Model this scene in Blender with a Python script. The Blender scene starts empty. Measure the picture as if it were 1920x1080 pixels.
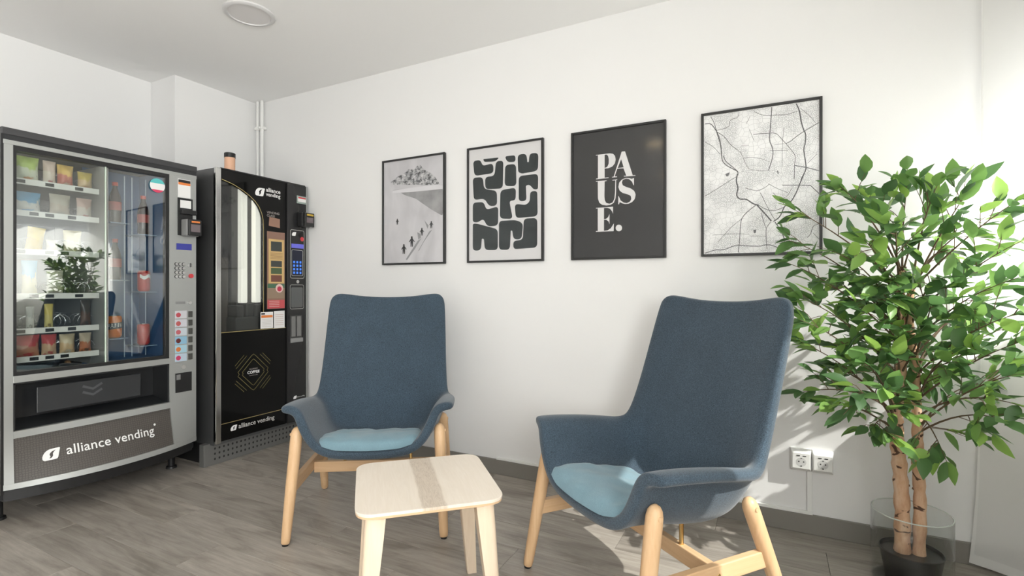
import bpy, bmesh, math, random
from mathutils import Vector, Matrix
random.seed(7)
SC = bpy.context.scene
COL = SC.collection

# ------------------------------------------------------------------ camera
cam_d = bpy.data.cameras.new('camera'); cam = bpy.data.objects.new('camera', cam_d); COL.objects.link(cam)
cam.location = (0, 0, 1.10); cam.rotation_euler = (math.radians(90), 0, math.radians(27.2))
cam_d.sensor_width = 36; cam_d.lens = 948 / 1920 * 36; cam_d.clip_start = 0.02
SC.camera = cam
# ------------------------------------------------------------------ world, sun, window light, exposure
SKY_STRENGTH = 2.2; SUN_STRENGTH = 35.0; WIN_WATTS = 152.0
SC.view_settings.view_transform = 'Standard'; SC.view_settings.look = 'None'
SC.view_settings.gamma = 1.0; SC.view_settings.use_curve_mapping = False
SC.view_settings.exposure = 0.06
w = bpy.data.worlds.new('sky'); SC.world = w; w.use_nodes = True
bg = w.node_tree.nodes['Background']; bg.inputs[0].default_value = (0.93, 0.96, 1.0, 1); bg.inputs[1].default_value = SKY_STRENGTH
def lamp(name, kind, loc, rot, energy, color=(1, 1, 1), **kw):
    d = bpy.data.lights.new(name, kind); d.energy = energy; d.color = color
    for k, v in kw.items(): setattr(d, k, v)
    o = bpy.data.objects.new(name, d); COL.objects.link(o); o.location = loc; o.rotation_euler = rot
    return o
sun = lamp('sun', 'SUN', (4, 1, 5), (0, 0, 0), SUN_STRENGTH, (1.0, 0.97, 0.92), angle=math.radians(0.7))
sun.rotation_euler = Vector((-1.0, 0.36, -0.97)).to_track_quat('-Z', 'Y').to_euler()
lamp('added_fill_back', 'AREA', (1.16, -1.35, 1.5), (0, math.radians(90), 0), WIN_WATTS, (1.0, 0.995, 0.985), shape='RECTANGLE', size=1.3, size_y=2.5)  # added fill lamp outside the unseen second window
lamp('window_daylight_front', 'AREA', (1.16, 1.93, 1.45), (0, math.radians(90), 0), WIN_WATTS * 0.045, (1.0, 0.995, 0.985), shape='RECTANGLE', size=0.7, size_y=1.2)

# ------------------------------------------------------------------ materials
MATS = {}
def mat(name, color=(0.8, 0.8, 0.8), rough=0.5, metal=0.0, **kw):
    if name in MATS: return MATS[name]
    m = bpy.data.materials.new(name); m.use_nodes = True; MATS[name] = m
    b = m.node_tree.nodes['Principled BSDF']
    b.inputs['Base Color'].default_value = (*color, 1); b.inputs['Roughness'].default_value = rough; b.inputs['Metallic'].default_value = metal
    for k, v in kw.items():
        b.inputs[k].default_value = v
    return m
class NT:
    """small helper around a material's node tree"""
    def __init__(s, m): s.m = m; s.t = m.node_tree; s.b = s.t.nodes['Principled BSDF']
    def n(s, kind, **kw):
        x = s.t.nodes.new(kind)
        for k, v in kw.items():
            if k in x.inputs.keys(): x.inputs[k].default_value = v
            else: setattr(x, k, v)
        return x
    def l(s, a, b): s.t.links.new(a, b)
    def coord(s, scale=(1, 1, 1), out='Object', rot=(0, 0, 0)):
        c = s.n('ShaderNodeTexCoord'); mp = s.n('ShaderNodeMapping'); mp.inputs['Scale'].default_value = scale; mp.inputs['Rotation'].default_value = rot
        s.l(c.outputs[out], mp.inputs['Vector']); return mp
    def ramp(s, fac, stops):
        r = s.n('ShaderNodeValToRGB'); e = r.color_ramp.elements
        while len(e) < len(stops): e.new(0.5)
        for i, (p, c) in enumerate(stops): e[i].position = p; e[i].color = (*c, 1)
        s.l(fac, r.inputs['Fac']); return r
    def bump(s, height, strength=0.2, dist=0.002):
        b = s.n('ShaderNodeBump', Strength=strength, Distance=dist); s.l(height, b.inputs['Height']); s.l(b.outputs[0], s.b.inputs['Normal']); return b
def mix(nt, fac, a, b, mode='MIX'):
    x = nt.n('ShaderNodeMix'); x.data_type = 'RGBA'; x.blend_type = mode
    for sock, v in ((x.inputs[0], fac), (x.inputs[6], a), (x.inputs[7], b)):
        if hasattr(v, 'links'): nt.l(v, sock)
        elif isinstance(v, (int, float)): sock.default_value = v
        else: sock.default_value = (*v, 1)
    return x.outputs[2]
def plaster(name, color):
    m = mat(name, color, 0.85); t = NT(m); c = t.coord((1, 1, 1)); n = t.n('ShaderNodeTexNoise', Scale=260.0, Detail=3.0); t.l(c.outputs[0], n.inputs['Vector'])
    t.bump(n.outputs['Fac'], 0.08, 0.001); return m
WALL = plaster('white_wall_paint', (0.815, 0.81, 0.805)); CEIL = plaster('white_ceiling_paint', (0.92, 0.915, 0.91))
def glass(name, tint=(1, 1, 1), rough=0.0, f0=0.04, gl=(1, 1, 1)):
    """clear sheet: transparent with a Schlick reflection, the same from both sides"""
    m = bpy.data.materials.new(name); m.use_nodes = True; t = m.node_tree; t.nodes.clear(); MATS[name] = m; N = t.nodes.new
    o = N('ShaderNodeOutputMaterial'); a = N('ShaderNodeBsdfTransparent'); a.inputs[0].default_value = (*tint, 1)
    g = N('ShaderNodeBsdfGlossy'); g.inputs['Roughness'].default_value = rough; g.inputs[0].default_value = (*gl, 1)
    lw = N('ShaderNodeLayerWeight'); lw.inputs[0].default_value = 0.5; p = N('ShaderNodeMath'); p.operation = 'POWER'; p.inputs[1].default_value = 5.0; q = N('ShaderNodeMath'); q.operation = 'MULTIPLY_ADD'; q.inputs[1].default_value = 1 - f0; q.inputs[2].default_value = f0
    t.links.new(lw.outputs['Facing'], p.inputs[0]); t.links.new(p.outputs[0], q.inputs[0]); x = N('ShaderNodeMixShader')
    t.links.new(q.outputs[0], x.inputs[0]); t.links.new(a.outputs[0], x.inputs[1]); t.links.new(g.outputs[0], x.inputs[2]); t.links.new(x.outputs[0], o.inputs[0]); return m
PANE = glass('clear_glass', (0.97, 0.98, 0.975)); MACHINE_GLASS = glass('machine_door_glass', (0.90, 0.92, 0.91), 0.004, 0.12); ACRYLIC = glass('poster_acrylic', (0.99, 0.99, 0.99), 0.10, 0.018)
VASE_GLASS = glass('vase_glass', (0.965, 0.975, 0.97), 0.0, 0.03)
def emit(name, color, s):
    m = mat(name, color, 0.5); b = m.node_tree.nodes['Principled BSDF']; b.inputs['Emission Color'].default_value = (*color, 1); b.inputs['Emission Strength'].default_value = s; return m
def beech(name, c1, c2, axis=2, sc=1.0):
    m = mat(name, c1, 0.42); t = NT(m); s = [38 * sc] * 3; s[axis] = 2.2 * sc; c = t.coord(tuple(s)); n = t.n('ShaderNodeTexNoise', Scale=1.6, Detail=5.0, Roughness=0.6, Distortion=0.6); t.l(c.outputs[0], n.inputs['Vector'])
    r = t.ramp(n.outputs['Fac'], [(0.3, c2), (0.72, c1)]); t.l(r.outputs[0], t.b.inputs['Base Color']); t.bump(n.outputs['Fac'], 0.06, 0.001); return m
BEECH = beech('beech_wood', (0.72, 0.49, 0.29), (0.62, 0.39, 0.21)); BEECH_X = beech('beech_wood_crosswise', (0.72, 0.49, 0.29), (0.62, 0.39, 0.21), 0)
BEECH_Y = beech('beech_wood_lengthwise', (0.72, 0.49, 0.29), (0.62, 0.39, 0.21), 1); BIRCH = beech('pale_birch', (0.80, 0.66, 0.51), (0.74, 0.59, 0.44))
BLACK = mat('black_plastic', (0.012, 0.012, 0.013), 0.4); CHARCOAL = mat('charcoal_metal', (0.03, 0.031, 0.034), 0.42, 0.3)
SILVER = mat('silver_aluminium', (0.42, 0.43, 0.42), 0.42, 0.55); CHROME = mat('polished_steel', (0.62, 0.62, 0.61), 0.16, 1.0)
GLOSS = mat('gloss_black_acrylic', (0.006, 0.006, 0.006), 0.07, **{'Specular IOR Level': 0.22}); WHITE_PRINT = mat('white_print', (0.85, 0.85, 0.84), 0.5); PLASTIC_W = mat('white_plastic', (0.82, 0.82, 0.80), 0.35)
GOLD = mat('gold_line', (0.50, 0.40, 0.18), 0.35, 0.6); BRASS = mat('brass', (0.75, 0.52, 0.22), 0.25, 1.0)

# ------------------------------------------------------------------ mesh helpers
class MB:
    def __init__(s): s.v = []; s.f = []; s.mi = []
    def add(s, v, f, mi=0):
        o = len(s.v); s.v += [tuple(p) for p in v]; s.f += [tuple(i + o for i in q) for q in f]; s.mi += [mi] * len(f); return s
    def box(s, x0, x1, y0, y1, z0, z1, bev=0.0, seg=2, mi=0):
        bm = bmesh.new(); bmesh.ops.create_cube(bm, size=1.0)
        for q in bm.verts: q.co = Vector(((x0 + x1) / 2 + q.co.x * (x1 - x0), (y0 + y1) / 2 + q.co.y * (y1 - y0), (z0 + z1) / 2 + q.co.z * (z1 - z0)))
        if bev > 0: bmesh.ops.bevel(bm, geom=list(bm.edges), offset=bev, segments=seg, profile=0.5, affect='EDGES')
        bm.verts.index_update(); s.add([q.co for q in bm.verts], [[q.index for q in f.verts] for f in bm.faces], mi); bm.free(); return s
    def tube(s, pts, rad, n=8, cap=True, mi=0):
        pts = [Vector(p) for p in pts]; rad = rad if isinstance(rad, (list, tuple)) else [rad] * len(pts); vs = []; fs = []; prev = None
        for i, p in enumerate(pts):
            d = (pts[min(i + 1, len(pts) - 1)] - pts[max(i - 1, 0)]).normalized()
            if prev is None: a = d.orthogonal().normalized()
            else: a = (prev - d * prev.dot(d)).normalized()
            prev = a; b = d.cross(a)
            for k in range(n): t = 2 * math.pi * k / n; vs.append(p + (a * math.cos(t) + b * math.sin(t)) * rad[i])
        for i in range(len(pts) - 1):
            for k in range(n): fs.append((i * n + k, i * n + (k + 1) % n, (i + 1) * n + (k + 1) % n, (i + 1) * n + k))
        if cap: fs.append(tuple(range(n - 1, -1, -1))); fs.append(tuple((len(pts) - 1) * n + k for k in range(n)))
        return s.add(vs, fs, mi)
    def lathe(s, prof, n=32, c=(0, 0), mi=0, closed=False):
        vs = []; fs = []; m = len(prof)
        for r, z in prof:
            for k in range(n): t = 2 * math.pi * k / n; vs.append((c[0] + r * math.cos(t), c[1] + r * math.sin(t), z))
        for i in range(m if closed else m - 1):
            j = (i + 1) % m
            for k in range(n): fs.append((i * n + k, i * n + (k + 1) % n, j * n + (k + 1) % n, j * n + k))
        return s.add(vs, fs, mi)
    def mesh(s, name, smooth=False, ang=None):
        me = bpy.data.meshes.new(name); me.from_pydata(s.v, [], s.f); me.polygons.foreach_set('material_index', s.mi)
        if smooth:
            me.polygons.foreach_set('use_smooth', [True] * len(me.polygons))
            if ang is not None: me.set_sharp_from_angle(angle=math.radians(ang))
        me.update(); return me
    def build(s, name, m, parent=None, smooth=False, ang=35, loc=None):
        return obj(name, s.mesh(name, smooth, ang), m, parent, loc)
def obj(name, me, m, parent=None, loc=None):
    o = bpy.data.objects.new(name, me); COL.objects.link(o)
    for x in (m if isinstance(m, (list, tuple)) else [m]):
        if len(me.materials) < (len(m) if isinstance(m, (list, tuple)) else 1): me.materials.append(x)
    if parent: o.parent = parent
    if loc: o.location = loc
    return o
def tag(o, label=None, cat=None, group=None, kind=None):
    for k, v in (('label', label), ('category', cat), ('group', group), ('kind', kind)):
        if v: o[k] = v
    return o
def empty(name, loc, rz=0.0):
    o = bpy.data.objects.new(name, None); COL.objects.link(o); o.location = loc; o.rotation_euler = (0, 0, rz); o.empty_display_size = 0.1; return o
def from_curve(cu):
    t = bpy.data.objects.new('tmp', cu); COL.objects.link(t); dg = bpy.context.evaluated_depsgraph_get(); e = t.evaluated_get(dg); me = e.to_mesh()
    v = [tuple(q.co) for q in me.vertices]; f = [tuple(p.vertices) for p in me.polygons]; e.to_mesh_clear(); bpy.data.objects.remove(t); return v, f
def text2d(s, size=0.05, align='LEFT', spacing=1.0, bold=0.0, shear=0.0):
    cu = bpy.data.curves.new('t', 'FONT'); cu.body = s; cu.size = size; cu.align_x = align; cu.align_y = 'CENTER'; cu.space_character = spacing; cu.offset = bold; cu.resolution_u = 3; cu.shear = shear
    r = from_curve(cu); bpy.data.curves.remove(cu); return r
def poly2d(loops):
    cu = bpy.data.curves.new('p', 'CURVE'); cu.dimensions = '2D'; cu.fill_mode = 'BOTH'
    for lp in loops:
        sp = cu.splines.new('POLY'); sp.points.add(len(lp) - 1); sp.use_cyclic_u = True
        for p, (x, y) in zip(sp.points, lp): p.co = (x, y, 0, 1)
    r = from_curve(cu); bpy.data.curves.remove(cu); return r
def roundpoly(pts, R, n=6):
    out = []; N = len(pts)
    for i in range(N):
        p = Vector(pts[i]); a = Vector(pts[i - 1]) - p; b = Vector(pts[(i + 1) % N]) - p
        r = min(R, a.length * 0.45, b.length * 0.45); s = p + a.normalized() * r; e = p + b.normalized() * r
        for k in range(n + 1): t = k / n; q = s * (1 - t) ** 2 + p * 2 * t * (1 - t) + e * t * t; out.append((q.x, q.y))
    return out
def ribbon(pts, w):
    v = []; f = []; P = [Vector(p) for p in pts]
    for i, p in enumerate(P):
        d = (P[min(i + 1, len(P) - 1)] - P[max(i - 1, 0)]).normalized(); nrm = Vector((-d.y, d.x)) * w / 2; v += [p + nrm, p - nrm]
    for i in range(len(P) - 1): f.append((2 * i, 2 * i + 1, 2 * i + 3, 2 * i + 2))
    return [tuple(q) for q in v], f
def circle2d(c, r, n=24, sx=1.0): return [(c[0] + r * sx * math.cos(2 * math.pi * k / n), c[1] + r * math.sin(2 * math.pi * k / n)) for k in range(n)]
def rect2d(x0, x1, y0, y1): return [(x0, y0), (x1, y0), (x1, y1), (x0, y1)]
def smoothline(pts, n=5):
    P = [Vector(p) for p in pts]; out = []
    for i in range(len(P) - 1):
        p0 = P[max(i - 1, 0)]; p1 = P[i]; p2 = P[i + 1]; p3 = P[min(i + 2, len(P) - 1)]
        for k in range(n):
            t = k / n; out.append(0.5 * ((2 * p1) + (p2 - p0) * t + (2 * p0 - 5 * p1 + 4 * p2 - p3) * t * t + (3 * p1 - p0 - 3 * p2 + p3) * t ** 3))
    out.append(P[-1]); return [tuple(q) for q in out]
# ------------------------------------------------------------------ outlines of prints, branch tips and trunks (metres)
BLOBS=[[(-0.213,0.269),(-0.1614,0.2702),(-0.145,0.2315),(-0.0735,0.2411),(-0.0695,0.1811),(-0.2029,0.1772)],[(-0.1433,0.2723),(-0.0296,0.2695),(-0.0598,0.2486),(-0.1327,0.2541)],[(0.0035,0.2718),(0.0749,0.2701),(0.0757,0.231),(0.0231,0.235)],[(0.0887,0.2719),(0.1455,0.2704),(0.1515,0.2203),(0.1605,0.2206),(0.1657,0.2693),(0.2211,0.2659),(0.2182,0.1645),(0.1153,0.1585),(0.0925,0.1711)],[(-0.0542,0.2494),(-0.0043,0.2485),(-0.0082,0.0846),(-0.1269,0.0904),(-0.1286,0.1647),(-0.0638,0.1631)],[(0.0075,0.2215),(0.0788,0.219),(0.0811,0.0902),(0.0035,0.0974)],[(0.0963,0.1468),(0.2197,0.1477),(0.2182,0.0608),(0.1939,0.0597),(0.1642,0.0907),(0.1418,0.088),(0.147,-0.0004),(0.0963,0.0002)],[(-0.2155,0.1677),(-0.1433,0.1655),(-0.1367,0.0927),(-0.0479,0.0743),(-0.0463,-0.013),(-0.1001,-0.0139),(-0.1327,0.0358),(-0.2071,0.0311)],[(-0.024,0.0756),(0.0788,0.0822),(0.0757,0.0086),(0.0348,0.0084),(0.058,-0.0984),(-0.028,-0.0909)],[(0.1694,0.0517),(0.2138,0.0512),(0.216,-0.0929),(0.0772,-0.0955),(0.0696,-0.0114),(0.1418,-0.0237),(0.1665,-0.0053)],[(-0.2147,0.0174),(-0.1367,0.0149),(-0.1204,-0.0336),(-0.0383,-0.0171),(-0.0399,-0.1319),(-0.1123,-0.1335),(-0.1408,-0.0852),(-0.178,-0.1049),(-0.2147,-0.1006)],[(-0.2147,-0.1099),(-0.1863,-0.1116),(-0.0415,-0.1528),(-0.0415,-0.2761),(-0.1302,-0.273),(-0.1367,-0.2064),(-0.1507,-0.2036),(-0.1573,-0.2742),(-0.2147,-0.2744)],[(-0.0343,-0.1044),(0.0772,-0.1057),(0.1244,-0.1277),(0.1153,-0.2189),(0.0619,-0.2179),(0.0541,-0.1661),(0.0449,-0.1656),(0.0387,-0.2775),(-0.0343,-0.2749)],[(0.1282,-0.1007),(0.2138,-0.1028),(0.2138,-0.2701),(0.0619,-0.2748),(0.0603,-0.2268),(0.1229,-0.2227)]]
LETTERS=[[[(-0.1137,0.213),(-0.0393,0.2125),(-0.0202,0.2078),(-0.0097,0.1958),(-0.0059,0.1758),(-0.0107,0.1554),(-0.025,0.1406),(-0.0465,0.1345),(-0.0658,0.1348),(-0.0658,0.0867),(-0.0441,0.0864),(-0.0441,0.0827),(-0.1132,0.0824),(-0.1132,0.0862),(-0.1024,0.0866),(-0.1024,0.2098),(-0.1137,0.2093)],[(-0.0658,0.2087),(-0.0547,0.2083),(-0.0465,0.1993),(-0.0427,0.1801),(-0.0441,0.1568),(-0.0528,0.1413),(-0.0658,0.1381)]],[[(0.0262,0.2138),(0.0435,0.2135),(0.0837,0.0841),(0.0975,0.0836),(0.0975,0.0804),(0.0379,0.0819),(0.0379,0.0856),(0.0504,0.0852),(0.0355,0.1256),(0.0026,0.1264),(-0.0116,0.0878),(0.0012,0.0865),(0.0012,0.0828),(-0.025,0.0831),(-0.025,0.0864),(-0.0169,0.0874)],[(0.0233,0.1747),(0.0365,0.1302),(0.0045,0.1299)]],[[(-0.1137,0.073),(-0.0547,0.071),(-0.0547,0.0678),(-0.0658,0.0669),(-0.0668,-0.0149),(-0.0649,-0.0339),(-0.0562,-0.0487),(-0.0393,-0.0537),(-0.0226,-0.0489),(-0.013,-0.0287),(-0.0092,0.0036),(-0.0078,0.0665),(-0.0235,0.0671),(-0.0235,0.0703),(0.0021,0.0711),(0.0021,0.0678),(-0.0036,0.0665),(-0.004,0.0032),(-0.0069,-0.0292),(-0.0154,-0.0495),(-0.0321,-0.0599),(-0.0562,-0.0619),(-0.0804,-0.0563),(-0.095,-0.0433),(-0.1024,-0.0214),(-0.1033,0.0696),(-0.1137,0.0692)]],[[(0.0906,0.0692),(0.0902,0.0317),(0.0865,0.0343),(0.0805,0.051),(0.0644,0.0663),(0.0481,0.0702),(0.0318,0.0649),(0.0271,0.0515),(0.0318,0.0371),(0.0504,0.0262),(0.0736,0.0171),(0.092,0.0017),(0.0989,-0.0172),(0.0943,-0.0397),(0.0805,-0.0546),(0.062,-0.0615),(0.0435,-0.0619),(0.0271,-0.056),(0.0153,-0.0496),(0.012,-0.0609),(0.0078,-0.0606),(0.0078,-0.0155),(0.012,-0.0214),(0.02,-0.0407),(0.0365,-0.0535),(0.0528,-0.058),(0.069,-0.0514),(0.0768,-0.0383),(0.0736,-0.0219),(0.0551,-0.0112),(0.0318,-0.0036),(0.0153,0.0108),(0.0083,0.03),(0.013,0.0528),(0.0271,0.0677),(0.0481,0.0735),(0.0667,0.0707),(0.0782,0.0659),(0.0851,0.0679)]],[[(-0.1137,-0.0708),(-0.0202,-0.0711),(-0.0202,-0.1085),(-0.025,-0.0955),(-0.0369,-0.0806),(-0.0513,-0.0744),(-0.0692,-0.0741),(-0.0692,-0.1339),(-0.0586,-0.1332),(-0.0465,-0.1245),(-0.0393,-0.1086),(-0.0393,-0.1625),(-0.0441,-0.1481),(-0.0562,-0.138),(-0.0692,-0.1372),(-0.0692,-0.1961),(-0.0489,-0.1939),(-0.0321,-0.184),(-0.0154,-0.1592),(-0.0169,-0.2002),(-0.1137,-0.199),(-0.1137,-0.1952),(-0.1033,-0.1948),(-0.1033,-0.0744),(-0.1137,-0.0746)]],[[(0.028,-0.1859),(0.0272,-0.1911),(0.0248,-0.1958),(0.0211,-0.1994),(0.0163,-0.2016),(0.0111,-0.2021),(0.0058,-0.201),(0.0011,-0.1983),(-0.0027,-0.1943),(-0.0051,-0.1894),(-0.0059,-0.184),(-0.0051,-0.1787),(-0.0027,-0.174),(0.0011,-0.1704),(0.0059,-0.1683),(0.0111,-0.1677),(0.0164,-0.1689),(0.0211,-0.1716),(0.0248,-0.1756),(0.0272,-0.1805)]]]
ROADS=[(4,[(0.1511,0.3323),(0.1634,0.2983),(0.1711,0.2476),(0.1803,0.2109),(0.1879,0.1886),(0.1864,0.1501),(0.1812,0.1225),(0.1849,0.0868),(0.1895,0.044),(0.1864,0.0231),(0.1711,-0.0106)]),(4,[(0.1818,0.0122),(0.165,-0.0321),(0.1495,-0.0733),(0.1308,-0.1073),(0.1057,-0.1287),(0.0899,-0.1652),(0.0772,-0.1824),(0.0596,-0.194)]),(3,[(0.0531,0.3324),(0.0483,0.248),(0.0441,0.1833),(0.0564,0.1419),(0.0564,0.1021),(0.0402,0.0423)]),(3,[(-0.2352,0.2982),(-0.2094,0.2936),(-0.1863,0.2598),(-0.1775,0.2321),(-0.1652,0.1851),(-0.1607,0.1354),(-0.1565,0.1085),(-0.1391,0.0858),(-0.1115,0.0659),(-0.091,0.0507),(-0.0893,0.0337)]),(2,[(-0.2094,0.3298),(-0.1952,0.2991),(-0.1828,0.2555),(-0.1687,0.2157),(-0.1617,0.1657)]),(2.5,[(-0.153,0.1345),(-0.1426,0.1069),(-0.1149,0.0775),(-0.0876,0.0485)]),(5,[(-0.091,0.0404),(-0.0961,0.0074),(-0.0893,-0.0267),(-0.0944,-0.0598),(-0.0808,-0.0796),(-0.0538,-0.0836),(-0.0237,-0.1062),(-0.0006,-0.1153)]),(5,[(-0.0072,-0.1148),(0.0289,-0.1612),(0.0515,-0.1917)]),(3,[(0.066,-0.1962),(0.0931,-0.2445),(0.1041,-0.2845),(0.0962,-0.3129)]),(2,[(-0.1828,0.2518),(-0.1495,0.2244),(-0.1218,0.1832),(-0.091,0.1531)]),(1.2,[(-0.091,0.1531),(-0.074,0.1324),(-0.0538,0.0782),(-0.0404,0.0582)]),(1.5,[(-0.1828,0.2593),(-0.146,0.2635),(-0.127,0.2738),(-0.1218,0.2993),(-0.091,0.3076),(-0.0842,0.3308)]),(2.5,[(0.2393,0.2338),(0.1834,0.2034),(0.1557,0.186),(0.1277,0.1649),(0.1089,0.1567)]),(1.8,[(-0.0237,0.2182),(0.0289,0.2145),(0.0692,0.2088),(0.0962,0.1763),(0.1214,0.1408),(0.1464,0.0985),(0.1448,0.056),(0.1433,-0.0079)]),(2.5,[(0.1448,0.0542),(0.1803,0.0432),(0.2016,0.0356),(0.2393,0.0193)]),(1.6,[(-0.0204,0.3243),(0.0191,0.3004),(0.0772,0.2924),(0.1183,0.2895),(0.1557,0.2978)]),(1.5,[(-0.2352,0.2094),(-0.1987,0.1818),(-0.167,0.1418)]),(2,[(-0.2363,-0.0536),(-0.1775,-0.0206),(-0.1287,0.0087),(-0.0944,0.0278)]),(2.6,[(0.0962,-0.031),(0.1402,-0.0351),(0.2016,-0.0419),(0.2168,-0.0545),(0.2393,-0.081)]),(2.6,[(-0.0138,-0.1143),(-0.047,-0.1414),(-0.0723,-0.173),(-0.0791,-0.2209),(-0.0825,-0.2765),(-0.0876,-0.3321)]),(1.4,[(-0.0723,-0.173),(-0.1218,-0.2148),(-0.1775,-0.28)]),(2.6,[(-0.2352,-0.3311),(-0.1917,-0.3173),(-0.153,-0.3168),(-0.0978,-0.2982),(-0.0538,-0.3017),(-0.0006,-0.3056),(0.0289,-0.3005),(0.0515,-0.3032),(0.0835,-0.3178),(0.1057,-0.3275)]),(2,[(-0.0006,-0.1153),(0.0223,-0.1316),(0.0451,-0.1423),(0.0708,-0.143),(0.1057,-0.1305)]),(1.6,[(0.006,-0.0573),(0.0354,-0.1253),(0.0547,-0.1665),(0.0676,-0.189)]),(1.2,[(0.0402,-0.0185),(0.0708,-0.0413),(0.1183,-0.067)]),(1.5,[(0.058,-0.0618),(0.0835,-0.0928),(0.1073,-0.1234)]),(2,[(0.0483,-0.1951),(0.0305,-0.2268),(0.0305,-0.274),(0.0337,-0.3214)]),(1.6,[(0.0093,-0.1489),(0.0191,-0.1897),(0.0289,-0.223)]),(1.6,[(-0.0571,-0.0297),(-0.027,-0.0416),(-0.0006,-0.0465),(0.0321,-0.0305),(0.0418,-0.0205)]),(1.7,[(0.2393,-0.2153),(0.2168,-0.2262),(0.2077,-0.2573),(0.194,-0.2743)]),(1.2,[(0.2168,-0.2543),(0.2393,-0.2833)]),(1.2,[(0.1371,-0.0437),(0.112,-0.0844),(0.0772,-0.0995)]),(1,[(-0.2023,-0.2447),(-0.1218,-0.2429),(-0.0404,-0.248)]),(1.1,[(0.168,0.3082),(0.2016,0.2711),(0.2258,0.2358)]),(1.1,[(0.2318,0.0952),(0.1956,0.0574)]),(1,[(0.0451,0.1324),(0.1183,0.1251)]),(1,[(0.1026,0.2292),(0.0978,0.1797),(0.0962,0.126),(0.0962,0.0542)]),(1.5,[(-0.074,0.1695),(-0.0437,0.1675)]),(1.2,[(0.0644,0.1589),(0.1057,0.1571)]),(1.1,[(-0.0404,0.2426),(-0.0204,0.1883)]),(1.1,[(-0.0538,0.2704),(-0.037,0.3048)]),(1,[(-0.037,-0.2563),(0.0289,-0.2612)]),(1.1,[(-0.0672,0.113),(-0.0072,0.106),(0.0451,0.0816)]),(1.1,[(-0.0404,0.0546),(-0.0006,0.0466),(0.0402,0.0423)])]
LAKES=[[(-0.1443,0.045),(-0.1356,0.0479),(-0.1246,0.0505),(-0.1315,0.0324),(-0.1408,0.0334)],[(0.074,0.0387),(0.0788,0.0364),(0.082,0.0227),(0.0772,0.0232)],[(-0.0237,-0.2283),(-0.0111,-0.2275),(-0.0131,-0.2428),(-0.021,-0.2442)]]
MOUNTAIN=[[(-0.1838,0.2018),(-0.1562,0.2135),(-0.1289,0.2322),(-0.0747,0.248),(-0.0346,0.272),(0.0138,0.2668),(0.0356,0.2868),(0.0616,0.2881),(0.0916,0.255),(0.1257,0.2375),(0.1677,0.2126),(0.211,0.1517),(0.151,0.1525),(-0.1562,0.1834)],[(-0.1746,0.1471),(-0.0927,0.149),(0.2357,0.1277),(0.2357,-0.0499),(0.151,-0.0053),(0.0831,0.0376),(0.0225,0.0772),(-0.0657,0.1056),(-0.1107,0.1321)]]
SKIERS=[(-0.127,-0.0626,0.0416),(-0.0729,-0.2443,0.0665),(-0.0081,-0.1975,0.0707),(0.0728,-0.1385,0.0516),(0.1468,-0.0976,0.0466)]
STREAKS=[[(0.1299,-0.1414),(0.1552,-0.129),(0.0831,-0.2118),(0.0486,-0.2626),(0.0443,-0.2589)],[(0.0399,-0.196),(0.0702,-0.18),(0.0138,-0.2509),(-0.0479,-0.3193),(-0.0568,-0.312)],[(0.0356,-0.1401),(0.059,-0.1517),(0.0659,-0.1763),(0.0443,-0.1893)],[(0.0916,-0.0668),(0.1257,-0.1033),(0.1172,-0.1235)]]
TIPS=[(0.082,2.224,1.397),(0.056,2.212,1.284),(0.049,2.142,1.195),(0.1,2.117,1.061),(0.089,2.059,0.987),(0.092,2.135,0.904),(0.101,2.145,0.717),(0.189,2.109,0.685),(0.215,2.123,1.459),(0.336,2.399,1.445),(0.453,2.381,1.463),(0.508,2.195,1.466),(0.61,2.247,1.454),(0.626,2.255,1.309),(0.67,2.098,1.367),(0.685,2.106,1.245),(0.68,2.104,1.133),(0.692,2.11,1.026),(0.685,2.106,0.935),(0.699,2.113,0.837),(0.699,2.113,0.73),(0.641,2.083,0.689),(0.529,2.206,0.51),(0.33,2.224,0.599),(0.187,2.079,1.23),(0.242,2.307,1.1),(0.257,2.286,0.938),(0.219,2.247,0.8),(0.284,2.113,1.266),(0.322,2.17,1.062),(0.351,2.253,0.886),(0.358,2.028,1.308),(0.462,2.265,1.271),(0.502,2.18,1.136),(0.614,2.464,0.979),(0.543,2.124,0.858),(0.507,2.334,0.75),(0.685,2.496,1.06),(0.625,2.227,0.921),(0.724,2.526,0.736),(0.435,2.368,0.979),(0.325,1.995,0.774),(0.579,2.381,1.237),(0.247,1.949,0.758),(0.365,2.196,1.138),(0.418,2.198,1.063),(0.448,2.127,0.975),(0.385,2.14,0.881),(0.474,2.364,0.802),(0.328,2.107,0.991),(0.466,2.116,1.047),(0.439,2.306,0.7),(0.32,2.152,1.193),(0.553,2.402,0.862),(0.275,2.05,0.849)]
TRUNKS=[[(0.436,2.36,0.098),(0.435,2.36,0.286),(0.426,2.355,0.441),(0.417,2.35,0.569),(0.42,2.352,0.639),(0.426,2.355,0.743),(0.436,2.36,0.9),(0.429,2.357,1.06),(0.438,2.361,1.18)],[(0.486,2.363,0.089),(0.49,2.366,0.295),(0.483,2.362,0.448),(0.481,2.361,0.574),(0.478,2.359,0.678),(0.474,2.357,0.803),(0.456,2.348,0.981),(0.462,2.351,1.12)]]
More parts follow.
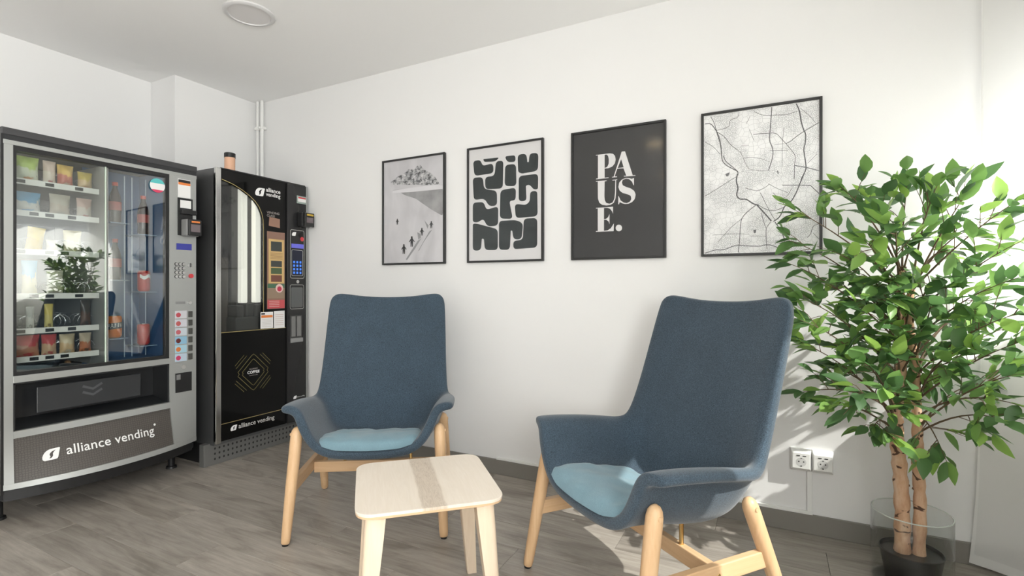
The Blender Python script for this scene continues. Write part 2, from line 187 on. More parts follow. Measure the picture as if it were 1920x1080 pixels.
# ------------------------------------------------------------------ the room
XL, XR, YB, YF, HC = -3.90, 1.00, 2.63, -3.2, 2.55
def struct(o): o['kind'] = 'structure'; return o
plank_m = mat('grey_wood_vinyl', (0.2, 0.19, 0.17), 0.38)
def plank_nodes(m, use_random=True):
    t = NT(m); c = t.n('ShaderNodeTexCoord'); oi = t.n('ShaderNodeObjectInfo'); mul = t.n('ShaderNodeMath', operation='MULTIPLY'); t.l(oi.outputs['Random'], mul.inputs[0]); mul.inputs[1].default_value = 37.0
    comb = t.n('ShaderNodeCombineXYZ'); t.l(mul.outputs[0], comb.inputs[0]); t.l(mul.outputs[0], comb.inputs[1]); add = t.n('ShaderNodeVectorMath', operation='ADD'); t.l(c.outputs['Object'], add.inputs[0]); t.l(comb.outputs[0], add.inputs[1])
    def noise(sc, **k):
        mp = t.n('ShaderNodeMapping'); mp.inputs['Scale'].default_value = sc; t.l(add.outputs[0], mp.inputs['Vector']); n = t.n('ShaderNodeTexNoise', **k); t.l(mp.outputs[0], n.inputs['Vector']); return n.outputs['Fac']
    big = noise((1.3, 5.5, 1), Scale=1.6, Detail=4.0, Roughness=0.6, Distortion=1.4); fine = noise((3.5, 60, 1), Scale=1.0, Detail=6.0, Roughness=0.7, Distortion=0.5)
    r1 = t.ramp(big, [(0.28, (0.235, 0.208, 0.178)), (0.5, (0.37, 0.335, 0.295)), (0.75, (0.44, 0.405, 0.36))]); r2 = t.ramp(fine, [(0.3, (0.72, 0.71, 0.70)), (0.65, (1.06, 1.06, 1.06))])
    col = mix(t, 1.0, r1.outputs[0], r2.outputs[0], 'MULTIPLY'); br = t.n('ShaderNodeMapRange'); br.inputs[3].default_value = 0.86; br.inputs[4].default_value = 1.10; t.l(oi.outputs['Random'], br.inputs[0])
    hs = t.n('ShaderNodeHueSaturation'); t.l(br.outputs[0], hs.inputs['Value']); t.l(col, hs.inputs['Color']); t.l(hs.outputs[0], t.b.inputs['Base Color']); t.bump(fine, 0.05, 0.001)
plank_nodes(plank_m)
floor = struct(MB().box(XL - 0.2, XR + 0.2, YF - 0.2, YB + 0.2, -0.12, -0.004).build('floor', mat('floor_screed', (0.05, 0.048, 0.045), 0.8)))
PL, PW = 1.22, 0.185
pm = MB().box(-PL / 2 + 0.0006, PL / 2 - 0.0006, -PW / 2 + 0.0006, PW / 2 - 0.0006, -0.004, 0.0, 0.0008, 1).mesh('plank')
pm.materials.append(plank_m)
for j in range(32):
    y = YB - PW * (j + 0.5) + 0.02
    if y < YF: break
    off = (j * 0.43) % PL
    for i in range(6):
        x = XL - 0.6 + off + i * PL
        if x - PL / 2 > XR or x + PL / 2 < XL: continue
        o = bpy.data.objects.new('plank', pm); COL.objects.link(o); o.parent = floor; o.location = (x, y, 0)
struct(MB().box(XL - 0.15, XR + 0.15, YF - 0.15, YB + 0.15, HC, HC + 0.12).build('ceiling', CEIL))
struct(MB().box(XL - 0.15, XR + 0.15, YB, YB + 0.12, -0.1, HC).build('wall_back', WALL))
struct(MB().box(XL - 0.12, XL, YF, YB, -0.1, HC).build('wall_left', WALL))
struct(MB().box(XL, -3.61, 2.01, YB, 0.0, HC).build('wall_left_pillar', WALL))
struct(MB().box(XL - 0.15, XR + 0.15, YF - 0.12, YF, -0.1, HC).build('wall_front', WALL))
wr = MB(); WX0, WX1 = XR, XR + 0.14; W1 = (1.15, 2.58); W2 = (-2.7, 0.0); SILL, HEAD = 1.10, 2.00; SILL2, HEAD2 = 0.85, 2.2
for y0, y1, z0, z1 in ((W2[1], YB, -0.1, SILL), (W2[1], YB, HEAD, HC), (W2[1], W1[0], SILL, HEAD), (W1[1], YB, SILL, HEAD), (YF, W2[1], -0.1, SILL2), (YF, W2[1], HEAD2, HC), (YF, W2[0], SILL2, HEAD2)): wr.box(WX0, WX1, y0, y1, z0, z1)
struct(wr.build('wall_right', WALL))
def window(name, y0, y1, z0, z1):
    f = MB(); e = 0.045
    f.box(WX0 + 0.05, WX0 + 0.10, y0, y0 + e, z0, z1).box(WX0 + 0.05, WX0 + 0.10, y1 - e, y1, z0, z1).box(WX0 + 0.05, WX0 + 0.10, y0 + e, y1 - e, z0, z0 + e).box(WX0 + 0.05, WX0 + 0.10, y0 + e, y1 - e, z1 - e, z1)
    o = struct(f.build(name, PLASTIC_W)); MB().box(WX0 + 0.072, WX0 + 0.078, y0 + e, y1 - e, z0 + e, z1 - e).build('window_pane', PANE, o)
window('window_1', *W1, SILL, HEAD); window('added_window_back', *W2, SILL2, HEAD2)  # the second, unseen window is added to let in more light
bbm = mat('grey_baseboard', (0.22, 0.205, 0.185), 0.45)
struct(MB().box(-3.61, XR, YB - 0.014, YB, 0.0, 0.086, 0.002, 1).build('baseboard_back', bbm))
struct(MB().box(XL, XL + 0.014, YF, 2.01, 0.0, 0.086).build('baseboard_left', bbm))
# double wall socket with its cable duct
so = empty('wall_socket', (0.158, YB, 0.33)); tag(so, 'white double wall socket box above the grey baseboard, beside the leafy tree', 'socket')
DARK = mat('dark_holes', (0.02, 0.02, 0.02), 0.5); SOCK = mat('socket_well_grey', (0.62, 0.62, 0.61), 0.4)
for k, cx in enumerate((-0.0415, 0.0415)):
    b = MB(); a = 0.0405; c = 0.0335; d = 0.036
    b.add([(cx - a, 0, -0.048), (cx + a, 0, -0.048), (cx + a, 0, 0.048), (cx - a, 0, 0.048), (cx - a, -d * .55, -0.048), (cx + a, -d * .55, -0.048), (cx + a, -d * .55, 0.048), (cx - a, -d * .55, 0.048), (cx - c, -d, -0.034), (cx + c, -d, -0.034), (cx + c, -d, 0.032), (cx - c, -d, 0.032)],
          [(0, 3, 2, 1), (0, 1, 5, 4), (1, 2, 6, 5), (2, 3, 7, 6), (3, 0, 4, 7), (4, 5, 9, 8), (5, 6, 10, 9), (6, 7, 11, 10), (7, 4, 8, 11), (8, 9, 10, 11)])
    box = b.build('socket_module', PLASTIC_W, so)
    v, f = poly2d([circle2d((cx, -0.006), 0.0195, 28)]); MB().add([(x, -d - 0.0006, z) for x, z, _ in v], f).build('socket_well', SOCK, box)
    v, f = poly2d([circle2d((cx - .0095, -0.004), 0.003, 10), circle2d((cx + .0095, -0.004), 0.003, 10), rect2d(cx - .003, cx + .003, -.026, -.021), rect2d(cx - .003, cx + .003, .009, .0125)]); MB().add([(x, -d - 0.0012, z) for x, z, _ in v], f).build('pin_holes', DARK, box)
    v, f = poly2d([rect2d(cx - .019, cx - .005, .0195, .0235), rect2d(cx + .005, cx + .019, .0195, .0235)]); MB().add([(x, -d - 0.0012, z) for x, z, _ in v], f).build('charging_ports', DARK, box)
cd = empty('cable_duct', (0.15, YB, 0.10)); tag(cd, 'thin white cable duct dropping from the wall socket to the baseboard top', 'cable duct')
MB().box(-0.010, 0.010, -0.012, 0, 0.0, 0.182, 0.001, 1).build('vertical_run', PLASTIC_W, cd); MB().box(-1.6, 0.012, -0.013, 0, -0.014, 0.0, 0.001, 1).build('horizontal_run', PLASTIC_W, cd)
# corner pipes
for k, (px, r, lab) in enumerate(((-3.565, 0.011, 'thin white pipe beside the corner, the left one of the pair above the coffee machine'), (-3.515, 0.013, 'thin white pipe beside the corner, the right one of the pair above the coffee machine'))):
    p = empty('wall_pipe', (px, YB - 0.03, 0.0)); tag(p, lab, 'pipe', 'pair of corner pipes')
    MB().tube([(0, 0, 0.0), (0, 0, HC)], r, 12).build('pipe_run', PLASTIC_W, p, True, 40); MB().box(-0.018, 0.018, -0.018, 0.028, 2.33, 2.35, 0.002, 1).build('pipe_clip', PLASTIC_W, p)
# ceiling light, not lit, and the warm lit downlights behind the camera
cl = empty('ceiling_light', (-2.453, 1.74, HC)); tag(cl, 'round flush white ceiling light, switched off', 'ceiling light')
MB().lathe([(0.125, 0.0), (0.125, -0.006), (0.119, -0.011), (0.104, -0.012), (0.102, -0.006), (0.102, 0.0)], 48).build('rim', mat('lamp_rim', (0.66, 0.65, 0.65), 0.4), cl, True, 40)
MB().lathe([(0.102, -0.007), (0.0001, -0.007)], 48).build('diffuser', mat('opal_diffuser', (0.74, 0.72, 0.72), 0.6), cl)
for k, (x, y) in enumerate(((-1.04, 0.07), (-1.19, -1.45), (-2.75, -1.2))):
    d = empty('downlight', (x, y, HC)); tag(d, ('lit warm round downlight, nearest the side table', 'lit warm round downlight, far behind the side table', 'lit warm round downlight, behind the snack machine side')[k], 'ceiling light', 'warm downlights')
    MB().lathe([(0.085, 0.0), (0.085, -0.008), (0.072, -0.010), (0.070, 0.0)], 32).build('rim', PLASTIC_W, d, True, 40); MB().lathe([(0.070, -0.006), (0.0001, -0.006)], 32).build('diffuser', emit('warm_lamp', (1.0, 0.80, 0.50), 16.0), d)
# ------------------------------------------------------------------ snack vending machine (front at X = -3.10, facing +X)
FX = -3.10; M1Y0, M1Y1 = 0.983, 1.849
def bulge(y, z):
    t = (y - (M1Y0 + M1Y1) / 2) / ((M1Y1 - M1Y0) / 2); d = max(0.0, (0.50 - z) / 0.32)
    return 0.095 * (1 - min(1, abs(t)) ** 2) * min(1, d) ** 1.4
sm = empty('snack_machine', (FX, 1.416, 0)); tag(sm, 'large grey and black snack vending machine with tall glass front, left of the coffee machine', 'vending machine')
def onfront(v2, d=0.0, bul=True):  # (u,v) plan of the front -> local to the machine
    return [((bulge(u, z) if bul else 0.0) + d, u - 1.416, z) for u, z, *_ in v2]
def fr(name, x0, x1, y0, y1, z0, z1, m, bev=0.0, parent=None): return MB().box(x0, x1, y0 - 1.416, y1 - 1.416, z0, z1, bev).build(name, m, parent or sm)
def curved(name, y0, y1, z0, z1, th, m, front=0.0, ny=24, nz=8, parent=None):
    b = MB(); vs = []; fs = []
    for s, dx in ((0, front), (1, front - th)):
        for i in range(nz + 1):
            for j in range(ny + 1): y = y0 + (y1 - y0) * j / ny; z = z0 + (z1 - z0) * i / nz; vs.append((bulge(y, z) + dx, y - 1.416, z))
    N = (nz + 1) * (ny + 1); W = ny + 1
    for i in range(nz):
        for j in range(ny): a = i * W + j; fs.append((a, a + 1, a + W + 1, a + W)); fs.append((N + a, N + a + W, N + a + W + 1, N + a + 1))
    for j in range(ny): fs.append((j, N + j, N + j + 1, j + 1)); a = nz * W + j; fs.append((a, a + 1, N + a + 1, N + a))
    for i in range(nz): a = i * W; fs.append((a, a + W, N + a + W, N + a)); a = i * W + ny; fs.append((a, N + a, N + a + W, a + W))
    return b.add(vs, fs).build(name, m, parent or sm, True, 30)
IN = mat('machine_interior_grey', (0.30, 0.30, 0.29), 0.5)
cab = MB(); y0, y1 = M1Y0 - 1.416, M1Y1 - 1.416
cab.box(-0.78, -0.03, y0, y0 + 0.03, 0.13, 1.80).box(-0.78, -0.03, y1 - 0.16, y1, 0.13, 1.80).box(-0.78, -0.03, y0 + .03, y1 - .16, 1.775, 1.80).box(-0.78, -0.17, y0 + .03, y1 - .16, 0.13, 0.66).box(-0.17, -0.03, y0 + .03, y1 - .16, 0.13, 0.42).box(-0.78, -0.62, y0 + .03, y1 - .16, 0.66, 1.775)
cab.build('cabinet', CHARCOAL, sm)
fr('top_cover', -0.785, 0.004, M1Y0 - 0.006, M1Y1 + 0.004, 1.80, 1.833, mat('dark_trim', (0.045, 0.045, 0.048), 0.5), 0.004)
fr('header', -0.03, 0.0, M1Y0, M1Y1, 1.777, 1.80, CHARCOAL); fr('left_edge', -0.03, 0.003, M1Y0 - 0.007, M1Y0 + .002, 0.16, 1.80, BLACK)
fr('top_strip', -0.03, 0.004, M1Y0, M1Y1, 1.757, 1.777, SILVER, 0.001); curved('left_post', M1Y0 + .002, 1.017, 0.205, 1.757, 0.03, SILVER, 0.004, 2, 40)
curved('control_panel', 1.694, 1.846, 0.205, 1.757, 0.03, SILVER, 0.004, 6, 40)
g = MB(); g.box(-0.03, 0.0, 1.017 - 1.416, 1.030 - 1.416, 0.694, 1.757).box(-0.03, 0.0, 1.676 - 1.416, 1.694 - 1.416, 0.694, 1.757).box(-0.03, 0.0, 1.03 - 1.416, 1.676 - 1.416, 1.735, 1.757).box(-0.03, 0.0, 1.03 - 1.416, 1.676 - 1.416, 0.694, 0.712)
g.build('door_gasket', BLACK, sm)
def slanted_pane(name, y0, y1, z0, z1, x0, x1):  # the panes sit a little askew in the door, as their reflections show
    th = 0.005; v = [(x - d, y - 1.416, z) for d in (0, th) for x, y in ((x0, y0), (x1, y1)) for z in (z0, z1)]
    MB().add(v, [(0, 2, 3, 1), (4, 5, 7, 6), (0, 1, 5, 4), (2, 6, 7, 3), (0, 4, 6, 2), (1, 3, 7, 5)]).build(name, MACHINE_GLASS, sm)
slanted_pane('snack_pane', 1.030, 1.381, 0.712, 1.735, -0.026, -0.006); slanted_pane('drink_pane', 1.386, 1.676, 0.712, 1.735, -0.023, -0.006)
fr('pane_joint', -0.014, -0.004, 1.381, 1.386, 0.712, 1.735, mat('pale_edge', (0.62, 0.72, 0.62), 0.3))
fr('glass_rail', -0.03, 0.006, 1.017, 1.694, 0.662, 0.694, SILVER, 0.002)
# delivery bay
bay = MB(); a, b_ = 1.017 - 1.416, 1.694 - 1.416
bay.box(-0.16, -0.15, a, b_, 0.44, 0.662).box(-0.15, 0.0, a, a + .008, 0.44, 0.662).box(-0.15, 0.0, b_ - .008, b_, 0.44, 0.662).add([(-0.15, a, 0.47), (-0.15, b_, 0.47), (0.0, b_, 0.437), (0.0, a, 0.437)], [(0, 3, 2, 1)]).box(-0.15, 0.0, a, b_, 0.655, 0.662)
bay.build('delivery_bay', mat('bay_black', (0.02, 0.021, 0.023), 0.35), sm)
FL = mat('flap_graphite', (0.032, 0.034, 0.037), 0.38)
flap = MB().box(-0.055, -0.045, 1.118 - 1.416, 1.570 - 1.416, 0.497, 0.622, 0.004).build('delivery_flap', FL, sm)
ch = MB()
for zz in (0.588, 0.558):
    v, f = ribbon([(1.30, zz + 0.008), (1.345, zz - 0.012), (1.385, zz + 0.012)], 0.012); ch.add([(-0.044, x - 1.416, z) for x, z in v], f)
ch.build('flap_chevrons', mat('chevron_grey', (0.09, 0.095, 0.10), 0.3), flap)
curved('bay_rail', 1.017, 1.694, 0.408, 0.440, 0.03, SILVER, 0.006, 24, 2)
hm = mat('honeycomb_panel', (0.085, 0.075, 0.068), 0.45); t = NT(hm); c = t.n('ShaderNodeTexCoord'); sx_ = t.n('ShaderNodeSeparateXYZ'); t.l(c.outputs['Object'], sx_.inputs[0]); cx_ = t.n('ShaderNodeCombineXYZ'); t.l(sx_.outputs['Y'], cx_.inputs[0]); t.l(sx_.outputs['Z'], cx_.inputs[1]); br = t.n('ShaderNodeTexVoronoi', Scale=95.0, Randomness=0.35, feature='DISTANCE_TO_EDGE'); br.voronoi_dimensions = '2D'; t.l(cx_.outputs[0], br.inputs['Vector'])
r = t.ramp(br.outputs['Distance'], [(0.05, (0.055, 0.048, 0.043)), (0.16, (0.095, 0.084, 0.076))]); t.l(r.outputs[0], t.b.inputs['Base Color'])
lp = curved('lower_panel', 1.017, 1.694, 0.205, 0.408, 0.02, hm, -0.004)
curved('bottom_rail', M1Y0, M1Y1 - 0.003, 0.180, 0.205, 0.05, SILVER, 0.006, 28, 2)
curved('skirt', M1Y0 + .01, M1Y1 - .01, 0.12, 0.180, 0.05, BLACK, -0.03, 20, 3)
def logo_loops(h):  # leaf-like mark, sharp at the top right, with a flame cut out of it
    o = [(1.30, 1.0), (1.08, .10), (.96, .02), (.16, .0), (.02, .10), (.0, .34), (.10, .62), (.30, .86), (.56, .97)]; o = [(x * h, y * h) for x, y in roundpoly(o, .10, 4)]
    s = [(.46, .14), (.66, .20), (.76, .38), (.74, .54), (.84, .70), (.98, .84), (.72, .76), (.54, .60), (.50, .46), (.58, .32)]
    s = [(x * h, y * h) for x, y in roundpoly(s, .06, 4)]; return [o, s]
def sheared(v, k=0.12): return [(x + k * y, y) for x, y, *_ in v]
def tri_split(v, f): return v, f
WP = mat('white_lettering', (0.86, 0.86, 0.85), 0.4)
v, f = poly2d(logo_loops(0.052)); MB().add(onfront([(1.112 + x, 0.278 + y) for x, y in sheared(v, .0)], 0.002), f).build('logo_mark', WP, lp)
v, f = text2d('alliance vending', 0.0735, spacing=1.03, bold=0.0006); wid = max(q[0] for q in v); k = 0.392 / wid
MB().add(onfront([(1.200 + x * k, 0.307 + y * k * 1.02) for x, y, _ in v], 0.002), f).build('maker_name', WP, lp)
v, f = poly2d([circle2d((1.600, 0.337), 0.006, 14)]); MB().add(onfront(v, 0.002), f).build('registered_mark', WP, lp)
for yy in (1.02, 1.80):
    for xx in (-0.17, -0.70):
        ft = MB(); ft.tube([(xx, yy - 1.416, 0.14), (xx, yy - 1.416, 0.012)], 0.018, 14).tube([(xx, yy - 1.416, 0.012), (xx, yy - 1.416, 0.0)], [0.028, 0.03], 16); ft.build('foot', BLACK, sm, True, 40)
# interior
fr('snack_bay_lining', -0.615, -0.61, 1.015, 1.40, 0.67, 1.77, IN); fr('bay_divider', -0.60, -0.02, 1.397, 1.402, 0.69, 1.75, IN)
blue = mat('blue_backing', (0.035, 0.115, 0.28), 0.45); fr('drink_bay_lining', -0.30, -0.295, 1.402, 1.688, 0.67, 1.77, blue); fr('drink_bay_side', -0.30, -0.03, 1.684, 1.689, 0.67, 1.77, blue); fr('drink_bay_floor', -0.30, -0.03, 1.402, 1.688, 0.667, 0.705, blue)
fr('light_tube', -0.06, -0.045, 1.03, 1.66, 1.742, 1.752, emit('cool_tube', (0.95, 1.0, 0.96), 5.0))
RAIL = mat('price_rail_white', (0.80, 0.80, 0.77), 0.4); SHZ = [1.615, 1.463, 1.278, 1.062, 0.893, 0.757]
WIRE = mat('spiral_wire', (0.35, 0.35, 0.36), 0.3, 0.9)
for i, z in enumerate(SHZ):
    s = fr('shelf', -0.60, -0.105, 1.035, 1.395, z - 0.012, z - 0.004, IN); fr('price_rail', -0.105, -0.098, 1.035, 1.395, z - 0.016, z + 0.012, RAIL, parent=s)
    tg = MB()
    for yy in (1.06 + .05 * (i % 2), 1.17, 1.29 - .03 * (i % 3)): tg.box(-0.098, -0.0965, yy - 1.416, yy + 0.034 - 1.416, z - 0.010, z + 0.006)
    tg.build('price_tag', BLACK, s)
    for k, yy in enumerate((1.12, 1.255, 1.36)):
        pts = [(-0.14 - 0.05 * a / 10, yy + 0.032 * math.cos(a * 0.628) - 1.416, z + 0.036 + 0.034 * math.sin(a * 0.628)) for a in range(80)]; MB().tube(pts, 0.0016, 4).build('dispensing_coil', WIRE, s)
for yy in (1.43, 1.562, 1.60, 1.672): MB().tube([(-0.20, yy - 1.416, 0.705), (-0.20, yy - 1.416, 1.74)], 0.003, 8).build('drink_guide', mat('clear_guide', (0.45, 0.55, 0.68), 0.15), sm, True)
DRINKS = [('drink_bottle', 1.499, 1.462), ('drink_bottle', 1.642, 1.409), ('drink_bottle', 1.499, 1.146), ('can', 1.645, 1.080), ('can', 1.643, 0.770), ('can', 1.494, 0.824)]
for k, yy, z in DRINKS: fr('drink_ledge', -0.27, -0.10, yy - 0.05, yy + 0.04, z - 0.006, z - 0.001, mat('ledge_clear', (0.25, 0.36, 0.5), 0.2))
# control panel pieces
cp = [o for o in sm.children if o.name.startswith('control_panel')][0]
def pc(name, y0, y1, z0, z1, d, m, x0=0.0, bev=0.0): return MB().box(0.004 + x0, 0.004 + d, y0 - 1.416, y1 - 1.416, z0, z1, bev).build(name, m, cp)
PAPER = mat('paper_white', (0.80, 0.79, 0.78), 0.6); ORANGE = mat('orange_print', (0.75, 0.22, 0.05), 0.5); RED = mat('red_print', (0.55, 0.04, 0.05), 0.5); LCDB = emit('blue_lcd', (0.03, 0.035, 0.22), 0.35)
pc('notice_card', 1.740, 1.812, 1.634, 1.742, 0.002, PAPER); pc('notice_band', 1.742, 1.810, 1.722, 1.738, 0.0035, BLACK); pc('notice_stripe', 1.742, 1.810, 1.708, 1.722, 0.0035, ORANGE)
pc('reader_backplate', 1.738, 1.822, 1.41, 1.630, 0.006, BLACK); pc('price_card', 1.750, 1.812, 1.572, 1.618, 0.0075, PAPER); pc('reader_visor', 1.75, 1.835, 1.535, 1.562, 0.03, BLACK, bev=.003)
rd = MB().box(0.006, 0.062, 1.755 - 1.416, 1.832 - 1.416, 1.405, 1.505, 0.007).build('card_reader', mat('reader_grey', (0.20, 0.20, 0.20), 0.45), cp)
MB().box(0.060, 0.074, 1.762 - 1.416, 1.838 - 1.416, 1.408, 1.505, 0.005).build('reader_face', BLACK, cp); MB().box(0.0735, 0.0755, 1.778 - 1.416, 1.826 - 1.416, 1.484, 1.494).build('reader_stripe', ORANGE, cp); MB().box(0.0735, 0.0755, 1.774 - 1.416, 1.828 - 1.416, 1.43, 1.474).build('reader_screen', mat('screen_mauve', (0.16, 0.13, 0.14), 0.2), cp)
pc('display', 1.732, 1.818, 1.325, 1.362, 0.003, LCDB)
kp = MB()
for i in range(3):
    for j in range(4): kp.tube([(0.004, 1.731 + .0205 * i - 1.416, 1.240 - .0245 * j), (0.009, 1.731 + .0205 * i - 1.416, 1.240 - .0245 * j)], 0.0085, 12)
kp.build('keypad', CHROME, cp, True, 40); kr = MB()
for i in range(3):
    for j in range(4): kr.tube([(0.004, 1.731 + .0205 * i - 1.416, 1.240 - .0245 * j), (0.0055, 1.731 + .0205 * i - 1.416, 1.240 - .0245 * j)], 0.0105, 12)
kr.build('keypad_rings', BLACK, cp)
def disc(name, y, z, r, d, m, sx=1.0): return MB().tube([(0.003, y - 1.416, z), (0.004 + d, y - 1.416, z)], r, 18).build(name, m, cp, True, 40)
disc('coin_slot', 1.808, 1.236, 0.015, 0.006, CHROME); pc('coin_slit', 1.805, 1.811, 1.224, 1.248, 0.011, BLACK); disc('reject_button', 1.814, 1.172, 0.013, 0.008, RED)
pc('note_slit', 1.728, 1.782, 1.006, 1.020, 0.002, mat('slit_grey', (0.22, 0.22, 0.22), 0.5)); disc('lock', 1.808, 1.011, 0.010, 0.008, CHROME)
cc = [((0.55, 0.55, 0.58), (0.45, 0.07, 0.09)), ((0.55, 0.55, 0.6), (0.45, 0.10, 0.10)), ((0.5, 0.55, 0.6), (0.5, 0.12, 0.14)), ((0.25, 0.45, 0.6), (0.12, 0.02, 0.02)), ((0.35, 0.55, 0.65), (0.6, 0.18, 0.05)), ((0.45, 0.55, 0.65), (0.5, 0.04, 0.12))]
for i, (a, b) in enumerate(cc):
    z1 = 0.966 - i * 0.0505; card = pc('product_card', 1.724, 1.790, z1 - 0.045, z1, 0.002, mat('card_%d' % i, a, 0.4)); v, f = poly2d([circle2d((1.742, z1 - .024), 0.014, 14, 1.0)]); MB().add([(0.0068, x - 1.416, z) for x, z, _ in v], f).build('card_picture', mat('pic_%d' % i, b, 0.4), card)
    pc('select_button', 1.799, 1.823, z1 - 0.040, z1 - 0.004, 0.005, mat('button_dark', (0.06, 0.06, 0.055), 0.35), bev=.002)
disc('keyhole', 1.771, 0.633, 0.013, 0.004, CHROME); pc('coin_return', 1.726, 1.818, 0.487, 0.600, 0.0035, BLACK); pc('coin_return_tab', 1.730, 1.752, 0.562, 0.592, 0.006, mat('tab_grey', (0.2, 0.2, 0.2), 0.3))
# round sticker on the glass
v, f = poly2d([circle2d((1.634, 1.682), 0.040, 36)]); st = MB().add(onfront(v, -0.0045, False), f).build('door_sticker', mat('sticker_teal', (0.10, 0.50, 0.50), 0.45), sm)
import itertools
def chord(c, r, z0, z1, n=14): return [(c[0] + math.sqrt(max(0, r * r - (z0 + (z1 - z0) * i / n) ** 2)), c[1] + z0 + (z1 - z0) * i / n) for i in range(n + 1)] + [(c[0] - math.sqrt(max(0, r * r - (z1 + (z0 - z1) * i / n) ** 2)), c[1] + z1 + (z0 - z1) * i / n) for i in range(n + 1)]
v, f = poly2d([chord((1.634, 1.682), 0.040, -0.024, 0.012)]); MB().add(onfront(v, -0.0038, False), f).build('sticker_white', PAPER, st); v, f = poly2d([chord((1.634, 1.682), 0.040, -0.0399, -0.024)]); MB().add(onfront(v, -0.0038, False), f).build('sticker_red', mat('sticker_rose', (0.62, 0.05, 0.12), 0.45), st)
# ---- goods inside: bags, bars, bottles, cans (each a thing of its own)
def bagmat(name, c1, c2, c3):
    m = mat(name, c1, 0.32); t = NT(m); c = t.coord((1, 1, 1), 'Generated'); n = t.n('ShaderNodeTexNoise', Scale=3.5, Detail=1.0); t.l(c.outputs[0], n.inputs['Vector']); sx = t.n('ShaderNodeSeparateXYZ'); t.l(c.outputs[0], sx.inputs[0])
    a = t.n('ShaderNodeMath', operation='MULTIPLY_ADD'); t.l(n.outputs['Fac'], a.inputs[0]); a.inputs[1].default_value = 0.7; t.l(sx.outputs['Z'], a.inputs[2])
    r = t.ramp(a.outputs[0], [(0.40, c3), (0.52, c2), (0.82, c2), (0.95, c1)]); r.color_ramp.interpolation = 'EASE'; t.l(r.outputs[0], t.b.inputs['Base Color']); return m
def bag(name, y0, y1, z0, z1, X, th, m, label, tilt=0.0, rot=0.0):
    W = (y1 - y0); Hh = (z1 - z0); b = MB(); n = 10; vs = []; fs = []
    for s in (1, -1):
        for i in range(n + 1):
            for j in range(n + 1):
                u = j / n * 2 - 1; v = i / n * 2 - 1; p = max(0, 1 - abs(u) ** 2.6) * max(0, 1 - abs(v * 1.12) ** 3 if abs(v) < .89 else 0)
                wob = 1 + 0.12 * math.sin(5 * u + 3 * v + y0 * 40); pinch = 1 - 0.07 * (1 - abs(v) ** 2)
                vs.append((s * (th / 2 * p * wob + 0.0008), u * W / 2 * pinch, (v + 1) * Hh / 2))
    N = (n + 1) ** 2; Wd = n + 1
    for i in range(n):
        for j in range(n): a = i * Wd + j; fs.append((a, a + 1, a + Wd + 1, a + Wd)); fs.append((N + a, N + a + Wd, N + a + Wd + 1, N + a + 1))
    for j in range(n): fs.append((j, N + j, N + j + 1, j + 1)); a = n * Wd + j; fs.append((a, a + 1, N + a + 1, N + a))
    for i in range(n): a = i * Wd; fs.append((a, a + Wd, N + a + Wd, N + a)); a = i * Wd + n; fs.append((a, N + a, N + a + Wd, a + Wd))
    o = b.add(vs, fs).build(name, m, None, True, 60, (X, (y0 + y1) / 2, z0)); o.rotation_euler = (rot, tilt, 0); return tag(o, label, 'snack', 'snacks behind the glass')
SX = FX - 0.155
bag('crisps_bag', 1.072, 1.165, SHZ[0], 1.745, SX, 0.05, bagmat('bag_green', (0.42, 0.55, 0.12), (0.62, 0.66, 0.52), (0.62, 0.30, 0.12)), 'lime green crisps bag on the top shelf of the snack machine')
bag('crisps_bag', 1.180, 1.232, SHZ[0], 1.742, SX, 0.04, bagmat('bag_redwhite', (0.62, 0.48, 0.40), (0.70, 0.62, 0.52), (0.42, 0.10, 0.10)), 'slim white and red snack bag on the top shelf of the snack machine')
bag('crisps_bag', 1.236, 1.305, SHZ[0], 1.735, SX, 0.05, bagmat('bag_yelred', (0.68, 0.44, 0.10), (0.50, 0.14, 0.10), (0.55, 0.42, 0.30)), 'yellow and red snack bag on the top shelf of the snack machine')
bag('crisps_bag', 1.322, 1.388, SHZ[0], 1.715, SX, 0.045, bagmat('bag_gold', (0.55, 0.42, 0.10), (0.62, 0.45, 0.25), (0.5, 0.16, 0.08)), 'gold snack bag at the right end of the top shelf in the snack machine')
bag('biscuit_pack', 1.062, 1.172, SHZ[1], 1.572, SX, 0.04, bagmat('bag_blue', (0.10, 0.36, 0.62), (0.60, 0.62, 0.60), (0.10, 0.33, 0.60)), 'blue and white biscuit pack on the second shelf of the snack machine')
bag('crisps_bag', 1.205, 1.292, SHZ[1], 1.580, SX, 0.04, bagmat('bag_clear', (0.52, 0.48, 0.40), (0.50, 0.42, 0.34), (0.42, 0.40, 0.34)), 'pale beige clear bag on the second shelf of the snack machine')
bag('crisps_bag', 1.318, 1.386, SHZ[1], 1.575, SX, 0.04, bagmat('bag_pink', (0.6, 0.42, 0.36), (0.62, 0.55, 0.48), (0.5, 0.2, 0.16)), 'pinkish snack bag at the right end of the second shelf in the snack machine')
bag('sweet_bag', 1.108, 1.178, SHZ[2], 1.402, SX, 0.035, bagmat('bag_yellow', (0.80, 0.56, 0.03), (0.72, 0.46, 0.03), (0.74, 0.50, 0.04)), 'bright yellow sweet bag on the third shelf of the snack machine', rot=-0.12)
bag('sweet_bag', 1.192, 1.240, SHZ[2], 1.345, SX, 0.03, bagmat('bag_round', (0.62, 0.58, 0.54), (0.6, 0.5, 0.46), (0.45, 0.12, 0.10)), 'small white and red sweet pack on the third shelf of the snack machine')
bag('crisps_bag', 1.262, 1.340, SHZ[2], 1.400, SX, 0.04, bagmat('bag_cream3', (0.68, 0.58, 0.36), (0.68, 0.62, 0.48), (0.6, 0.5, 0.36)), 'cream snack bag on the third shelf of the snack machine')
